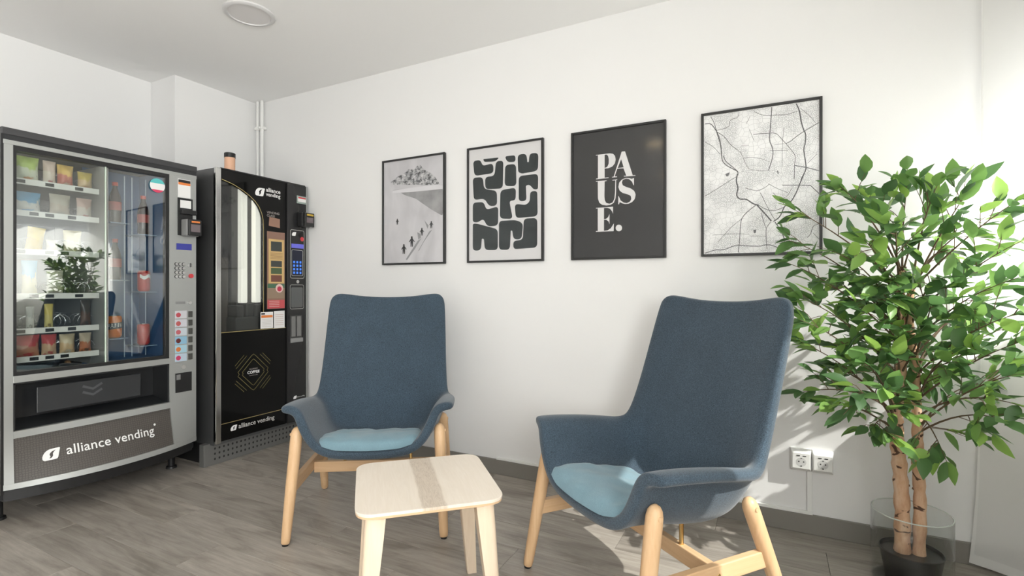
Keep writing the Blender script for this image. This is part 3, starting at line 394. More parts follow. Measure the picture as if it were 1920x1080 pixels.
bag('wafer_pack', 1.098, 1.160, SHZ[3], 1.236, SX, 0.03, bagmat('bag_bluecream', (0.16, 0.42, 0.66), (0.70, 0.62, 0.40), (0.66, 0.60, 0.42)), 'tall blue topped cream wafer pack on the fourth shelf of the snack machine')
bag('crisps_bag', 1.195, 1.262, SHZ[3], 1.19, SX, 0.035, bagmat('bag_grey4', (0.56, 0.54, 0.46), (0.5, 0.48, 0.4), (0.4, 0.36, 0.3)), 'greyish snack pack on the fourth shelf of the snack machine')
bag('chocolate_bar', 1.115, 1.148, SHZ[4], 1.008, SX, 0.022, bagmat('bag_bar', (0.34, 0.36, 0.34), (0.52, 0.54, 0.5), (0.2, 0.2, 0.18)), 'upright silver grey bar on the fifth shelf of the snack machine')
bag('chocolate_bar', 1.186, 1.222, SHZ[4], 1.020, SX, 0.024, bagmat('bag_yel5', (0.66, 0.54, 0.14), (0.66, 0.56, 0.2), (0.3, 0.22, 0.08)), 'upright pale yellow bar on the fifth shelf of the snack machine')
bag('chocolate_bar', 1.335, 1.382, SHZ[4], 1.036, SX, 0.026, bagmat('bag_dark5', (0.05, 0.04, 0.03), (0.10, 0.05, 0.03), (0.05, 0.04, 0.03)), 'dark brown bar at the right end of the fifth shelf in the snack machine')
bag('crisps_bag', 1.068, 1.168, SHZ[5], 0.868, SX, 0.05, bagmat('bag_red6', (0.55, 0.07, 0.07), (0.52, 0.24, 0.14), (0.56, 0.06, 0.06)), 'red crisps bag at the left of the bottom shelf in the snack machine')
bag('crisps_bag', 1.174, 1.236, SHZ[5], 0.866, SX, 0.045, bagmat('bag_red6b', (0.56, 0.08, 0.08), (0.62, 0.42, 0.26), (0.54, 0.10, 0.08)), 'red and tan crisps bag second on the bottom shelf of the snack machine')
bag('crisps_bag', 1.246, 1.312, SHZ[5], 0.862, SX, 0.045, bagmat('bag_beige6', (0.62, 0.52, 0.34), (0.60, 0.42, 0.22), (0.60, 0.54, 0.42)), 'beige crisps bag on the bottom shelf of the snack machine')
bag('crisps_bag', 1.330, 1.384, SHZ[5], 0.862, SX, 0.04, bagmat('bag_brown6', (0.55, 0.46, 0.34), (0.48, 0.16, 0.06), (0.10, 0.06, 0.04)), 'brown and cream snack bag, rightmost on the bottom shelf in the snack machine')
DX = FX - 0.165
def bottle(y, z, label):
    e = empty('drink_bottle', (DX, y, z)); tag(e, label, 'bottle', 'drinks behind the glass'); r = 0.029
    MB().lathe([(0.0001, 0), (r * .8, 0.0), (r, 0.012), (r * .93, .05), (r, .065), (r, .125), (r * .9, .15), (r * .5, .185), (r * .40, .20), (r * .40, .214), (0.0001, .214)], 20).build('bottle_body', mat('cola_brown', (0.030, 0.014, 0.012), 0.1), e, True, 50)
    MB().lathe([(r * 1.02, .07), (r * 1.03, .07), (r * 1.03, .118), (r * 1.02, .118)], 20).build('bottle_label', mat('label_red', (0.40, 0.07, 0.06), 0.4), e, True, 50)
    MB().lathe([(r * .47, .208), (r * .47, .228), (0.0001, .229)], 16).build('bottle_cap', mat('cap_red', (0.55, 0.06, 0.04), 0.4), e, True, 50)
bottle(1.499, 1.462, 'cola bottle with red cap, uppermost left in the blue drinks bay'); bottle(1.642, 1.409, 'cola bottle with red cap, uppermost right in the blue drinks bay'); bottle(1.499, 1.146, 'cola bottle with red cap at mid height, left in the blue drinks bay')
def can(y, z, m, label, band=None, txt=None, r=0.031, h=0.122):
    e = empty('drink_can', (DX, y, z)); tag(e, label, 'can', 'drinks behind the glass')
    MB().lathe([(0.0001, .004), (r * .72, 0.0), (r * .8, .002), (r, .012), (r, h - .012), (r * .86, h - .002)], 24).build('can_body', m, e, True, 50)
    MB().lathe([(r * .86, h - .002), (r * .84, h), (r * .78, h - .004), (0.0001, h - .004)], 24).build('can_lid', CHROME, e, True, 50)
    if band:
        bl = MB(); n = 16
        for i in range(n): a0 = -1.1 + 2.2 * i / n; a1 = -1.1 + 2.2 * (i + 1) / n; zz = lambda a: band[0] + .006 * math.sin(a * 4); bl.add([(r * 1.006 * math.cos(q), r * 1.006 * math.sin(q), zz(q) + o) for q, o in ((a0, 0), (a1, 0), (a1, band[1]), (a0, band[1]))], [(0, 1, 2, 3)])
        bl.build('can_swirl', WP, e)
    if txt:
        v, f = text2d(txt, 0.030, 'CENTER', bold=0.001); MB().add([(r * 1.012 * math.cos((x) / r), r * 1.012 * math.sin((x) / r), .068 + yy + .1 * x) for x, yy, _ in v], f).build('can_name', WP, e)
        bl = MB(); n = 16
        for i in range(n): a0 = -1.2 + 2.4 * i / n; a1 = -1.2 + 2.4 * (i + 1) / n; bl.add([(r * 1.005 * math.cos(q), r * 1.005 * math.sin(q), .05 + .1 * q * r + o) for q, o in ((a0, 0), (a1, 0), (a1, .034), (a0, .034))], [(0, 1, 2, 3)])
        bl.build('can_band', mat('can_navy', (0.02, 0.06, 0.10), 0.4), e)
CR = mat('can_red_paint', (0.55, 0.035, 0.03), 0.3); CO = mat('can_orange_paint', (0.80, 0.20, 0.02), 0.3)
can(1.645, 1.080, CR, 'red soft drink can with a white swirl, upper right in the drinks bay', (0.075, 0.02)); can(1.643, 0.770, CR, 'plain red soft drink can, lowest right in the drinks bay'); can(1.494, 0.824, CO, 'orange soft drink can at the lower left of the drinks bay', None, 'FANTA', 0.036, 0.122)
# ------------------------------------------------------------------ coffee machine (front at X = -3.03, facing +X)
CX, CY = -3.03, 2.27
cm = empty('coffee_machine', (CX, CY, 0)); tag(cm, 'tall gloss black coffee machine with arched window, in the corner beside the snack machine', 'vending machine')
def cb(name, x0, x1, y0, y1, z0, z1, m, bev=0.0, parent=None): return MB().box(x0, x1, y0 - CY, y1 - CY, z0, z1, bev).build(name, m, parent or cm)
def plan(name, loops, d, m, parent=None):
    v, f = poly2d(loops); return MB().add([(d, y - CY, z) for y, z, *_ in v], f).build(name, m, parent or cm)
def slab(name, loops, d0, d1, m, parent=None):
    b = MB(); v, f = poly2d(loops); b.add([(d1, y - CY, z) for y, z, *_ in v], f); b.add([(d0, y - CY, z) for y, z, *_ in v], [q[::-1] for q in f])
    for lp_ in loops:
        n = len(lp_); b.add([(d1, y - CY, z) for y, z in lp_] + [(d0, y - CY, z) for y, z in lp_], [(i, (i + 1) % n, n + (i + 1) % n, n + i) for i in range(n)])
    return b.build(name, m, parent or cm)
SIDE = mat('dark_brushed_steel', (0.15, 0.152, 0.155), 0.38, 0.7)
body = MB(); q0, q1 = 1.922 - CY, 2.61 - CY
body.box(-0.57, -0.012, q0, q0 + .02, 0.13, 1.838).box(-0.57, -0.012, q1 - .02, q1, 0.13, 1.838).box(-0.57, -0.012, q0 + .02, q1 - .02, 1.82, 1.838).box(-0.57, -0.012, q0 + .02, q1 - .02, 0.13, 0.80).box(-0.57, -0.50, q0 + .02, q1 - .02, 0.80, 1.82).box(-0.5, -0.012, 2.345 - CY, 2.365 - CY, .80, 1.82)
body.build('body', SIDE, cm)
cb('left_chrome_strip', -0.02, 0.006, 1.922, 1.957, 0.14, 1.842, CHROME, 0.004); cb('right_chrome_strip', -0.02, 0.004, 2.592, 2.614, 0.14, 1.842, SILVER, 0.003)
cb('top_cap', -0.30, 0.0, 1.957, 2.592, 1.836, 1.846, BLACK)
arch = [(1.962, 0.826), (2.252, 0.826), (2.252, 1.50), (2.249, 1.555), (2.238, 1.600), (2.218, 1.640), (2.190, 1.672), (2.15, 1.702), (2.10, 1.730), (2.04, 1.755), (2.0, 1.766), (1.962, 1.774)]
slab('door_panel', [rect2d(1.957, 2.428, 0.15, 1.838), arch], -0.02, 0.0, GLOSS)
slab('window_glass', [arch], -0.016, -0.011, glass('coffee_window_glass', (0.86, 0.88, 0.87), 0.004, 0.06))
def goldline(name, pts): v, f = ribbon(pts, 0.004); MB().add([(0.0012, y - CY, z) for y, z in v], f).build(name, GOLD, cm)
goldline('gold_arch_line', arch[1:]); goldline('gold_line', [(1.957, 0.823), (2.425, 0.823)]); goldline('gold_line', [(1.957, 0.256), (2.425, 0.256)])
# what shows through the arched window
MECH = mat('mechanism_dark', (0.03, 0.032, 0.033), 0.4); CAN = emit('added_column_glow', (0.92, 0.88, 0.80), 0.75)  # glow added to the white columns so they show bright behind the glass
cb('window_lining', -0.36, -0.355, 1.945, 2.30, 0.80, 1.82, mat('lining_grey', (0.16, 0.165, 0.16), 0.5))
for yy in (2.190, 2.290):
    k = cb('white_column', -0.15, -0.105, yy - 0.022, yy + 0.022, 1.0, 1.81, CAN, 0.006); cb('column_socket', -0.14, -0.12, yy - 0.008, yy + 0.008, 0.965, 1.0, MECH, parent=k)
cb('column_housing', -0.2, -0.17, 2.14, 2.338, 1.0, 1.81, mat('box_grey', (0.07, 0.068, 0.065), 0.5))
mx = MB()
for yy, w_, z1 in ((2.13, .05, .985), (2.20, .06, 1.0), (2.265, .05, .99)): mx.box(-0.17, -0.06, yy - w_ / 2 - CY, yy + w_ / 2 - CY, 0.90, z1, 0.008)
mx.box(-0.20, -0.045, 2.085 - CY, 2.298 - CY, 0.81, 0.91, 0.006); mx.build('mixer_unit', MECH, cm)
cb('brewer', -0.26, -0.14, 1.99, 2.10, 0.81, 1.30, mat('brewer_brown', (0.08, 0.065, 0.055), 0.45), 0.01); cb('brewer_knob', -0.14, -0.12, 1.975, 2.02, 0.975, 1.03, mat('knob_red', (0.5, 0.04, 0.05), 0.4), 0.006)
cb('water_tank', -0.30, -0.20, 1.975, 2.09, 1.33, 1.74, mat('tank_grey', (0.25, 0.29, 0.28), 0.25), 0.012)
# logo and lettering on the door
v, f = poly2d(logo_loops(0.056)); MB().add([(0.0012, 2.190 + y - CY, 1.712 + z) for y, z in sheared(v, .0)], f).build('logo_mark', WP, cm)
def lettering(name, s, y, z, width, m, d=0.0014, bold=0.0, parent=None, sp=1.0):
    v, f = text2d(s, 0.05, spacing=sp, bold=bold); wid = max(q[0] for q in v); k = width / wid; return MB().add([(d, y + a * k - CY, z + b * k) for a, b, _ in v], f).build(name, m, parent or cm)
lettering('maker_name', 'alliance', 2.270, 1.762, 0.112, WP, bold=.0006); lettering('maker_name', 'vending', 2.270, 1.732, 0.112, WP, bold=.0006)
GREYP = mat('grey_lettering', (0.40, 0.36, 0.34), 0.5); lettering('slogan', 'VENDING', 2.276, 1.611, 0.098, GREYP); lettering('slogan', 'CLASS', 2.276, 1.590, 0.062, GREYP)
plan('tan_label', [[(2.290, 1.522), (2.378, 1.514), (2.378, 1.576), (2.296, 1.582)]], 0.0016, mat('label_tan', (0.30, 0.17, 0.12), 0.5))
mn = slab('menu_board', [rect2d(2.278, 2.417, 0.958, 1.484)], 0.0, 0.003, mat('menu_brown', (0.26, 0.15, 0.11), 0.45)); TANP = mat('menu_cream', (0.62, 0.42, 0.18), 0.45)
def mpl(name, y0, y1, z0, z1, m, d=0.0036): return plan(name, [rect2d(y0, y1, z0, z1)], d, m, mn)
mpl('menu_field', 2.288, 2.411, 1.132, 1.434, TANP); MD = mat('menu_dark', (0.05, 0.055, 0.05), 0.4)
for z0, z1, m in ((1.352, 1.418, MD), (1.244, 1.286, MD), (1.196, 1.238, mat('menu_green', (0.07, 0.11, 0.05), 0.4)), (1.142, 1.188, mat('menu_redbrown', (0.16, 0.06, 0.04), 0.4))): mpl('menu_picture', 2.306, 2.392, z0, z1, m, 0.0042)
for i in range(5): mpl('menu_line', 2.302, 2.398, 1.336 - i * .0095, 1.340 - i * .0095, mat('menu_text', (0.36, 0.22, 0.10), 0.5), 0.0042)
mpl('menu_green_band', 2.280, 2.415, 1.10, 1.128, mat('menu_deep_green', (0.06, 0.14, 0.08), 0.4)); mpl('menu_tan_band', 2.280, 2.415, 1.03, 1.10, mat('menu_tan2', (0.28, 0.20, 0.14), 0.4)); mpl('menu_red_band', 2.280, 2.415, 0.960, 1.018, mat('menu_red', (0.55, 0.08, 0.09), 0.4))
for i in range(4): mpl('menu_line', 2.292, 2.372, 1.008 - i * .012, 1.011 - i * .012, mat('menu_pale', (0.7, 0.5, 0.45), 0.5), 0.0042)
plan('menu_badge', [circle2d((2.372, 1.098), 0.030, 22)], 0.0046, mat('badge_pink', (0.75, 0.52, 0.48), 0.45), mn); plan('menu_berry', [circle2d((2.372, 1.094), 0.018, 16)], 0.0052, mat('berry_red', (0.5, 0.03, 0.07), 0.4), mn)
n1 = slab('notice_card', [rect2d(2.230, 2.324, 0.828, 0.938)], 0.0, 0.002, PAPER); plan('notice_band', [rect2d(2.234, 2.262, 0.922, 0.932)], 0.0026, BLACK, n1); plan('notice_stripe', [rect2d(2.234, 2.320, 0.900, 0.917)], 0.0026, ORANGE, n1)
n2 = slab('notice_card', [rect2d(2.332, 2.416, 0.824, 0.942)], 0.0, 0.002, PAPER)
for i in range(6): plan('notice_line', [rect2d(2.340, 2.406, 0.915 - i * .014, 0.918 - i * .014)], 0.0026, mat('faint_pink', (0.62, 0.45, 0.42), 0.5), n2); plan('notice_line', [rect2d(2.240, 2.312, 0.888 - i * .0095, 0.890 - i * .0095)], 0.0026, mat('faint_grey', (0.5, 0.45, 0.42), 0.5), n1)
# thin diamond pattern round the word
DG = mat('dull_gold', (0.19, 0.165, 0.06), 0.4, 0.3); dm = MB(); c0 = (2.178, 0.548)
def dl(pts, w_=0.0035): v, f = ribbon([(c0[0] + a, c0[1] + b) for a, b in pts], w_); dm.add([(0.0012, y - CY, z) for y, z in v], f)
def diamond(s): dl([(-.012 * s, .092 * s), (0, .1 * s), (.012 * s, .092 * s), (.085 * s, .018 * s), (.092 * s, .012 * s), (.085 * s, 0), (.092 * s, -.012 * s), (.085 * s, -.018 * s), (.012 * s, -.092 * s), (0, -.1 * s), (-.012 * s, -.092 * s), (-.085 * s, -.018 * s), (-.092 * s, -.012 * s), (-.085 * s, 0), (-.092 * s, .012 * s), (-.085 * s, .018 * s), (-.012 * s, .092 * s)])
diamond(1.18); diamond(0.86)
for k in (1, -1):
    for j in (1, -1):
        for o_, l_ in ((0.150, .052), (0.175, .044)):
            m_ = o_ / 2; dl([(k * (m_ + .01 - l_ / 1.4), j * (m_ + l_ / 1.4)), (k * (m_ + .01 + l_ / 1.4), j * (m_ - l_ / 1.4))], 0.003)
dm.build('diamond_pattern', DG, cm)
lettering('coffee_word', 'COFFEE', 2.134, 0.548, 0.088, WP, bold=.001); lettering('coffee_small_line', 'ALLIANCE', 2.148, 0.570, 0.060, GREYP); lettering('coffee_small_line', 'VENDING CLASS', 2.146, 0.528, 0.062, GREYP)
v, f = poly2d(logo_loops(0.034)); MB().add([(0.0012, 2.020 + y - CY, 0.198 + z) for y, z in sheared(v, .0)], f).build('logo_mark', WP, cm); lettering('maker_name', 'alliance vending', 2.073, 0.216, 0.262, mat('greyish_white', (0.6, 0.6, 0.58), 0.4), bold=.0004)
# control column
cc_ = cb('control_column', -0.02, 0.014, 2.430, 2.591, 0.15, 1.838, mat('control_black', (0.016, 0.016, 0.017), 0.22), 0.004)
def ctl(name, y0, y1, z0, z1, d0, d1, m, bev=0.0): return cb(name, d0, d1, y0, y1, z0, z1, m, bev, cc_)
LINE = mat('thin_grey_outline', (0.42, 0.42, 0.40), 0.4)
def outline(name, y0, y1, z0, z1, r, d): lp_ = roundpoly(rect2d(y0, y1, z0, z1), r, 5); return plan(name, [lp_, roundpoly(rect2d(y0 + .003, y1 - .003, z0 + .003, z1 - .003), r * .85, 5)], d, LINE, cc_)
ctl('ticket_holder', 2.506, 2.586, 1.706, 1.760, 0.014, 0.020, mat('holder_teal', (0.30, 0.36, 0.33), 0.4)); ctl('ticket', 2.512, 2.580, 1.718, 1.752, 0.020, 0.022, PAPER); ctl('ticket_print', 2.514, 2.578, 1.741, 1.751, 0.022, 0.023, RED)
ctl('card_reader', 2.512, 2.590, 1.538, 1.640, 0.014, 0.062, BLACK, 0.006); ctl('reader_face', 2.528, 2.612, 1.540, 1.640, 0.060, 0.074, mat('reader_black', (0.02, 0.02, 0.02), 0.3), 0.005); ctl('reader_stripe', 2.545, 2.602, 1.618, 1.630, 0.0735, 0.0755, mat('reader_yellow', (0.6, 0.4, 0.05), 0.4)); ctl('reader_screen', 2.543, 2.600, 1.568, 1.606, 0.0735, 0.0755, mat('screen_mauve', (0.16, 0.13, 0.14), 0.2))
outline('panel_outline', 2.452, 2.572, 1.168, 1.514, 0.016, 0.0148); plan('panel_logo', [[(2.466 + a, 1.47 + b) for a, b in logo_loops(.028)[0]]], 0.015, WP, cc_); plan('coin_mouth', [circle2d((2.545, 1.478), .022, 22)], 0.015, mat('mouth_black', (0.004, 0.004, 0.004), 0.2), cc_); plan('red_button', [circle2d((2.552, 1.452), .016, 18)], 0.0156, RED, cc_)
ctl('display', 2.462, 2.566, 1.384, 1.414, 0.014, 0.016, emit('violet_lcd', (0.10, 0.10, 0.45), 0.5)); outline('keypad_outline', 2.462, 2.560, 1.186, 1.372, 0.012, 0.0152)
plan('keypad_field', [roundpoly(rect2d(2.466, 2.556, 1.19, 1.368), .01, 4)], 0.0148, mat('keypad_navy', (0.006, 0.010, 0.03), 0.25), cc_)
KB = emit('blue_keys', (0.05, 0.17, 0.65), 0.6); kk = MB()
for i in range(3):
    for j in range(4): v, f = poly2d([roundpoly(rect2d(2.476 + i * .027, 2.492 + i * .027, 1.276 - j * .025, 1.292 - j * .025), .004, 3)]); kk.add([(0.0156, y - CY, z) for y, z, _ in v], f)
kk.build('number_keys', KB, cc_)
MB().tube([(0.012, 2.512 - CY, 1.145), (0.020, 2.512 - CY, 1.145)], [.014, .012], 18).build('lock', CHROME, cc_, True, 40)
outline('pocket_outline', 2.450, 2.568, 0.950, 1.124, 0.014, 0.0148); plan('coin_pocket', [roundpoly(rect2d(2.460, 2.558, 0.962, 1.105), .01, 4)], 0.0150, mat('pocket_grey', (0.10, 0.105, 0.105), 0.35), cc_)
ctl('cup_station', 2.450, 2.552, 0.712, 0.905, 0.010, 0.0145, mat('station_dark', (0.05, 0.05, 0.05), 0.3)); 
for y0_ in (2.458, 2.505): ctl('cup_guide', y0_, y0_ + .036, 0.755, 0.900, 0.0145, 0.020, mat('guide_steel', (0.30, 0.30, 0.30), 0.25, 0.8), .002)
ctl('cup_tray', 2.452, 2.550, 0.715, 0.745, 0.0145, 0.030, mat('tray_grey', (0.28, 0.28, 0.28), 0.35), .003)
lettering('maker_name', 'alliance vending', 2.500, 0.322, 0.075, WP, 0.0150, parent=cc_); plan('logo_mark', [[(2.478 + a, .312 + b) for a, b in logo_loops(.022)[0]]], 0.0150, WP, cc_)
# perforated plinth
pl = cb('plinth', -0.10, -0.055, 1.885, 2.600, 0.0, 0.137, mat('plinth_grey', (0.20, 0.20, 0.195), 0.45, 0.4), 0.002); hs = []
for j in range(3):
    for i in range(21): hs.append(circle2d((1.955 + i * .029 + (j % 2) * .0, 0.036 + j * .032), 0.0075, 10, 0.8))
plan('vent_holes', hs, -0.0545, DARK, pl)
cb('plinth_return', -0.52, -0.10, 1.930, 1.940, 0.0, 0.137, BLACK)
# tube of stirrers on the top
tb = empty('cup_tube', (-3.10, 2.062, 1.838)); tag(tb, 'pinkish beige cardboard tube with black lid, standing on the coffee machine', 'tube')
MB().lathe([(0.0001, 0), (0.031, 0), (0.031, 0.10), (0.0001, 0.10)], 28).build('tube_body', mat('tube_peach', (0.72, 0.42, 0.28), 0.5), tb, True, 40); MB().lathe([(0.033, 0.098), (0.033, 0.125), (0.030, 0.128), (0.0001, 0.128)], 28).build('tube_lid', BLACK, tb, True, 40)

# ------------------------------------------------------------------ four framed posters on the back wall
FRAME = mat('black_frame', (0.014, 0.014, 0.014), 0.35)
def poster(x, name, label, sheet):
    e = empty(name, (x, YB, 1.60)); tag(e, label, 'poster', 'framed posters in a row'); W, H_, b = 0.2525, 0.3475, 0.0115
    f = MB().box(-W, -W + b, -0.022, -0.002, -H_, H_, 0.001, 1).box(W - b, W, -0.022, -0.002, -H_, H_, 0.001, 1).box(-W + b, W - b, -0.022, -0.002, -H_, -H_ + b, 0.001, 1).box(-W + b, W - b, -0.022, -0.002, H_ - b, H_, 0.001, 1); f.build('frame', FRAME, e)
    p = MB().box(-W + b, W - b, -0.0135, -0.004, -H_ + b, H_ - b).build('print', sheet, e)
    MB().box(-W + b, W - b, -0.0165, -0.0155, -H_ + b, H_ - b).build('acrylic_front', ACRYLIC, e); return e, p
def ink(name, loops, m, parent, d=0.0):
    v, f = poly2d(loops); return MB().add([(x, -0.0138 - d, z) for x, z, _ in v], f).build(name, m, parent)
# 1 snowy mountain
pg = mat('print_pale_snow', (0.56, 0.55, 0.57), 0.6); t = NT(pg); c = t.coord((6, 1, 3)); n = t.n('ShaderNodeTexNoise', Scale=1.0, Detail=5.0, Distortion=1.0); t.l(c.outputs[0], n.inputs['Vector']); r = t.ramp(n.outputs['Fac'], [(0.3, (0.50, 0.49, 0.51)), (0.7, (0.66, 0.65, 0.67))]); t.l(r.outputs[0], t.b.inputs['Base Color'])
e, p = poster(-2.066, 'mountain_poster', 'framed black and white poster of a snowy mountain with five skiers', pg)
rk = mat('print_rock', (0.5, 0.5, 0.5), 0.6); t = NT(rk); c = t.coord((34, 1, 40)); n = t.n('ShaderNodeTexNoise', Scale=1.0, Detail=5.0, Roughness=0.75, Distortion=0.4); t.l(c.outputs[0], n.inputs['Vector']); r = t.ramp(n.outputs['Fac'], [(0.42, (0.06, 0.06, 0.065)), (0.50, (0.36, 0.36, 0.37)), (0.60, (0.60, 0.59, 0.60))]); t.l(r.outputs[0], t.b.inputs['Base Color'])
ink('mountain_print', [MOUNTAIN[0]], rk, p, 0.0002); sh = mat('print_lake_grey', (0.22, 0.22, 0.225), 0.6); t = NT(sh); c = t.coord((9, 1, 9)); n = t.n('ShaderNodeTexNoise', Scale=1.0, Detail=4.0); t.l(c.outputs[0], n.inputs['Vector']); r = t.ramp(n.outputs['Fac'], [(0.3, (0.20, 0.20, 0.205)), (0.7, (0.38, 0.375, 0.38))]); t.l(r.outputs[0], t.b.inputs['Base Color'])
ink('lake_print', [roundpoly(MOUNTAIN[1], .02, 3)], sh, p, 0.0002); ink('snow_ridge_print', [[(-.16, .145), (.0, .150), (.19, .152), (.2405, .138), (.2405, .120), (.0, .122), (-.17, .128)]], mat('print_snow_white', (0.68, 0.67, 0.69), 0.6), p, 0.0004)
ink('ski_trail_shadow', STREAKS, mat('print_trail_grey', (0.30, 0.30, 0.31), 0.6), p, 0.0002); SKB = mat('print_ink_black', (0.04, 0.04, 0.042), 0.6)
for x, z, h in SKIERS:
    a = h; sk = MB()
    for lp_ in (roundpoly([(x - .10 * a, z + .28 * a), (x + .10 * a, z + .28 * a), (x + .15 * a, z - .05 * a), (x + .13 * a, z - .5 * a), (x + .03 * a, z - .5 * a), (x, z - .12 * a), (x - .05 * a, z - .5 * a), (x - .14 * a, z - .5 * a), (x - .15 * a, z)], .02 * a), circle2d((x, z + .36 * a), .11 * a, 10), [(x - .08 * a, z + .28 * a), (x - .34 * a, z - .04 * a), (x - .27 * a, z - .08 * a), (x - .06 * a, z + .14 * a)], [(x + .08 * a, z + .28 * a), (x + .06 * a, z + .14 * a), (x + .27 * a, z - .08 * a), (x + .34 * a, z - .04 * a)]):
        v, f = poly2d([lp_]); sk.add([(q[0], -0.0144, q[1]) for q in v], f)
    sk.build('skier_print', SKB, p)
# 2 abstract shapes
e, p = poster(-1.397, 'abstract_poster', 'framed poster of rounded dark interlocking abstract shapes on pale paper', mat('print_pale_grey', (0.68, 0.67, 0.675), 0.6))
GR = mat('print_graphite', (0.030, 0.038, 0.040), 0.6, **{'Specular IOR Level': 0.1})
for b in BLOBS: ink('abstract_shape', [roundpoly(b, .026, 6)], GR, p, 0.0003)
# 3 word poster
e, p = poster(-0.725, 'word_poster', 'framed charcoal poster with the white word PAUSE set in large letters', mat('print_charcoal', (0.040, 0.040, 0.041), 0.6, **{'Specular IOR Level': 0.1}))
for b in LETTERS: ink('letter', b, mat('print_letter_white', (0.72, 0.71, 0.71), 0.55), p, 0.0003)
# 4 city map
mm = mat('print_street_map', (0.62, 0.62, 0.62), 0.6); t = NT(mm); c = t.coord((1, 1, 1), rot=(math.radians(90), 0, 0))
def vor(sc, lo, hi, ca, cb_):
    n = t.n('ShaderNodeTexVoronoi', Scale=sc, feature='DISTANCE_TO_EDGE', Randomness=0.95); n.voronoi_dimensions = '2D'; t.l(c.outputs[0], n.inputs['Vector']); return t.ramp(n.outputs['Distance'], [(lo, ca), (hi, cb_)]).outputs[0]
fine = vor(150, 0.03, 0.16, (0.36, 0.36, 0.37), (0.86, 0.86, 0.86)); mid = vor(42, 0.008, 0.03, (0.34, 0.34, 0.35), (1, 1, 1)); n = t.n('ShaderNodeTexNoise', Scale=9.0, Detail=2.0); t.l(c.outputs[0], n.inputs['Vector']); msk = t.ramp(n.outputs['Fac'], [(0.40, (0, 0, 0)), (0.54, (1, 1, 1))])
a = mix(t, msk.outputs[0], (0.86, 0.86, 0.86), fine); t.l(mix(t, 0.7, a, mid, 'MULTIPLY'), t.b.inputs['Base Color'])
e, p = poster(-0.0535, 'city_map_poster', 'framed pale street map poster beside the leafy tree', mm)
rd_ = MB()
for w_, pts in ROADS: v, f = ribbon(smoothline(pts, 4), w_ * 0.00105 + .0004); rd_.add([(x, -0.0142, z) for x, z in v], f)
rd_.build('road_lines', mat('print_road_grey', (0.06, 0.06, 0.064), 0.6), p); ink('lake_marks', LAKES, mat('print_lake_dark', (0.11, 0.11, 0.115), 0.6), p, 0.0005)
v, f = text2d('MADRID', 0.018, spacing=1.55); wid = max(q[0] for q in v); k = 0.082 / wid; MB().add([(0.068 + x * k, -0.0144, -0.2875 + y * k) for x, y, _ in v], f).build('city_name', mat('print_name_grey', (0.22, 0.22, 0.22), 0.6), p)
# ------------------------------------------------------------------ armchairs
def fabric(name, c1, c2, scale=330.0):
    m = mat(name, c1, 0.9); t = NT(m); t.b.inputs['Sheen Weight'].default_value = 0.25; t.b.inputs['Sheen Roughness'].default_value = 0.5; c = t.coord()
    n = t.n('ShaderNodeTexNoise', Scale=scale, Detail=2.0, Roughness=0.7); t.l(c.outputs[0], n.inputs['Vector']); n2 = t.n('ShaderNodeTexNoise', Scale=9.0, Detail=3.0); t.l(c.outputs[0], n2.inputs['Vector'])
    r = t.ramp(n.outputs['Fac'], [(0.33, c2), (0.66, c1)]); r2 = t.ramp(n2.outputs['Fac'], [(0.3, (0.90, 0.90, 0.90)), (0.7, (1.05, 1.05, 1.05))]); t.l(mix(t, 1.0, r.outputs[0], r2.outputs[0], 'MULTIPLY'), t.b.inputs['Base Color']); t.bump(n.outputs['Fac'], 0.35, 0.0012); return m
BLUE = fabric('slate_blue_weave', (0.058, 0.092, 0.127), (0.013, 0.026, 0.042)); PALE = fabric('pale_blue_cotton', (0.185, 0.305, 0.36), (0.15, 0.255, 0.31), 350.0)
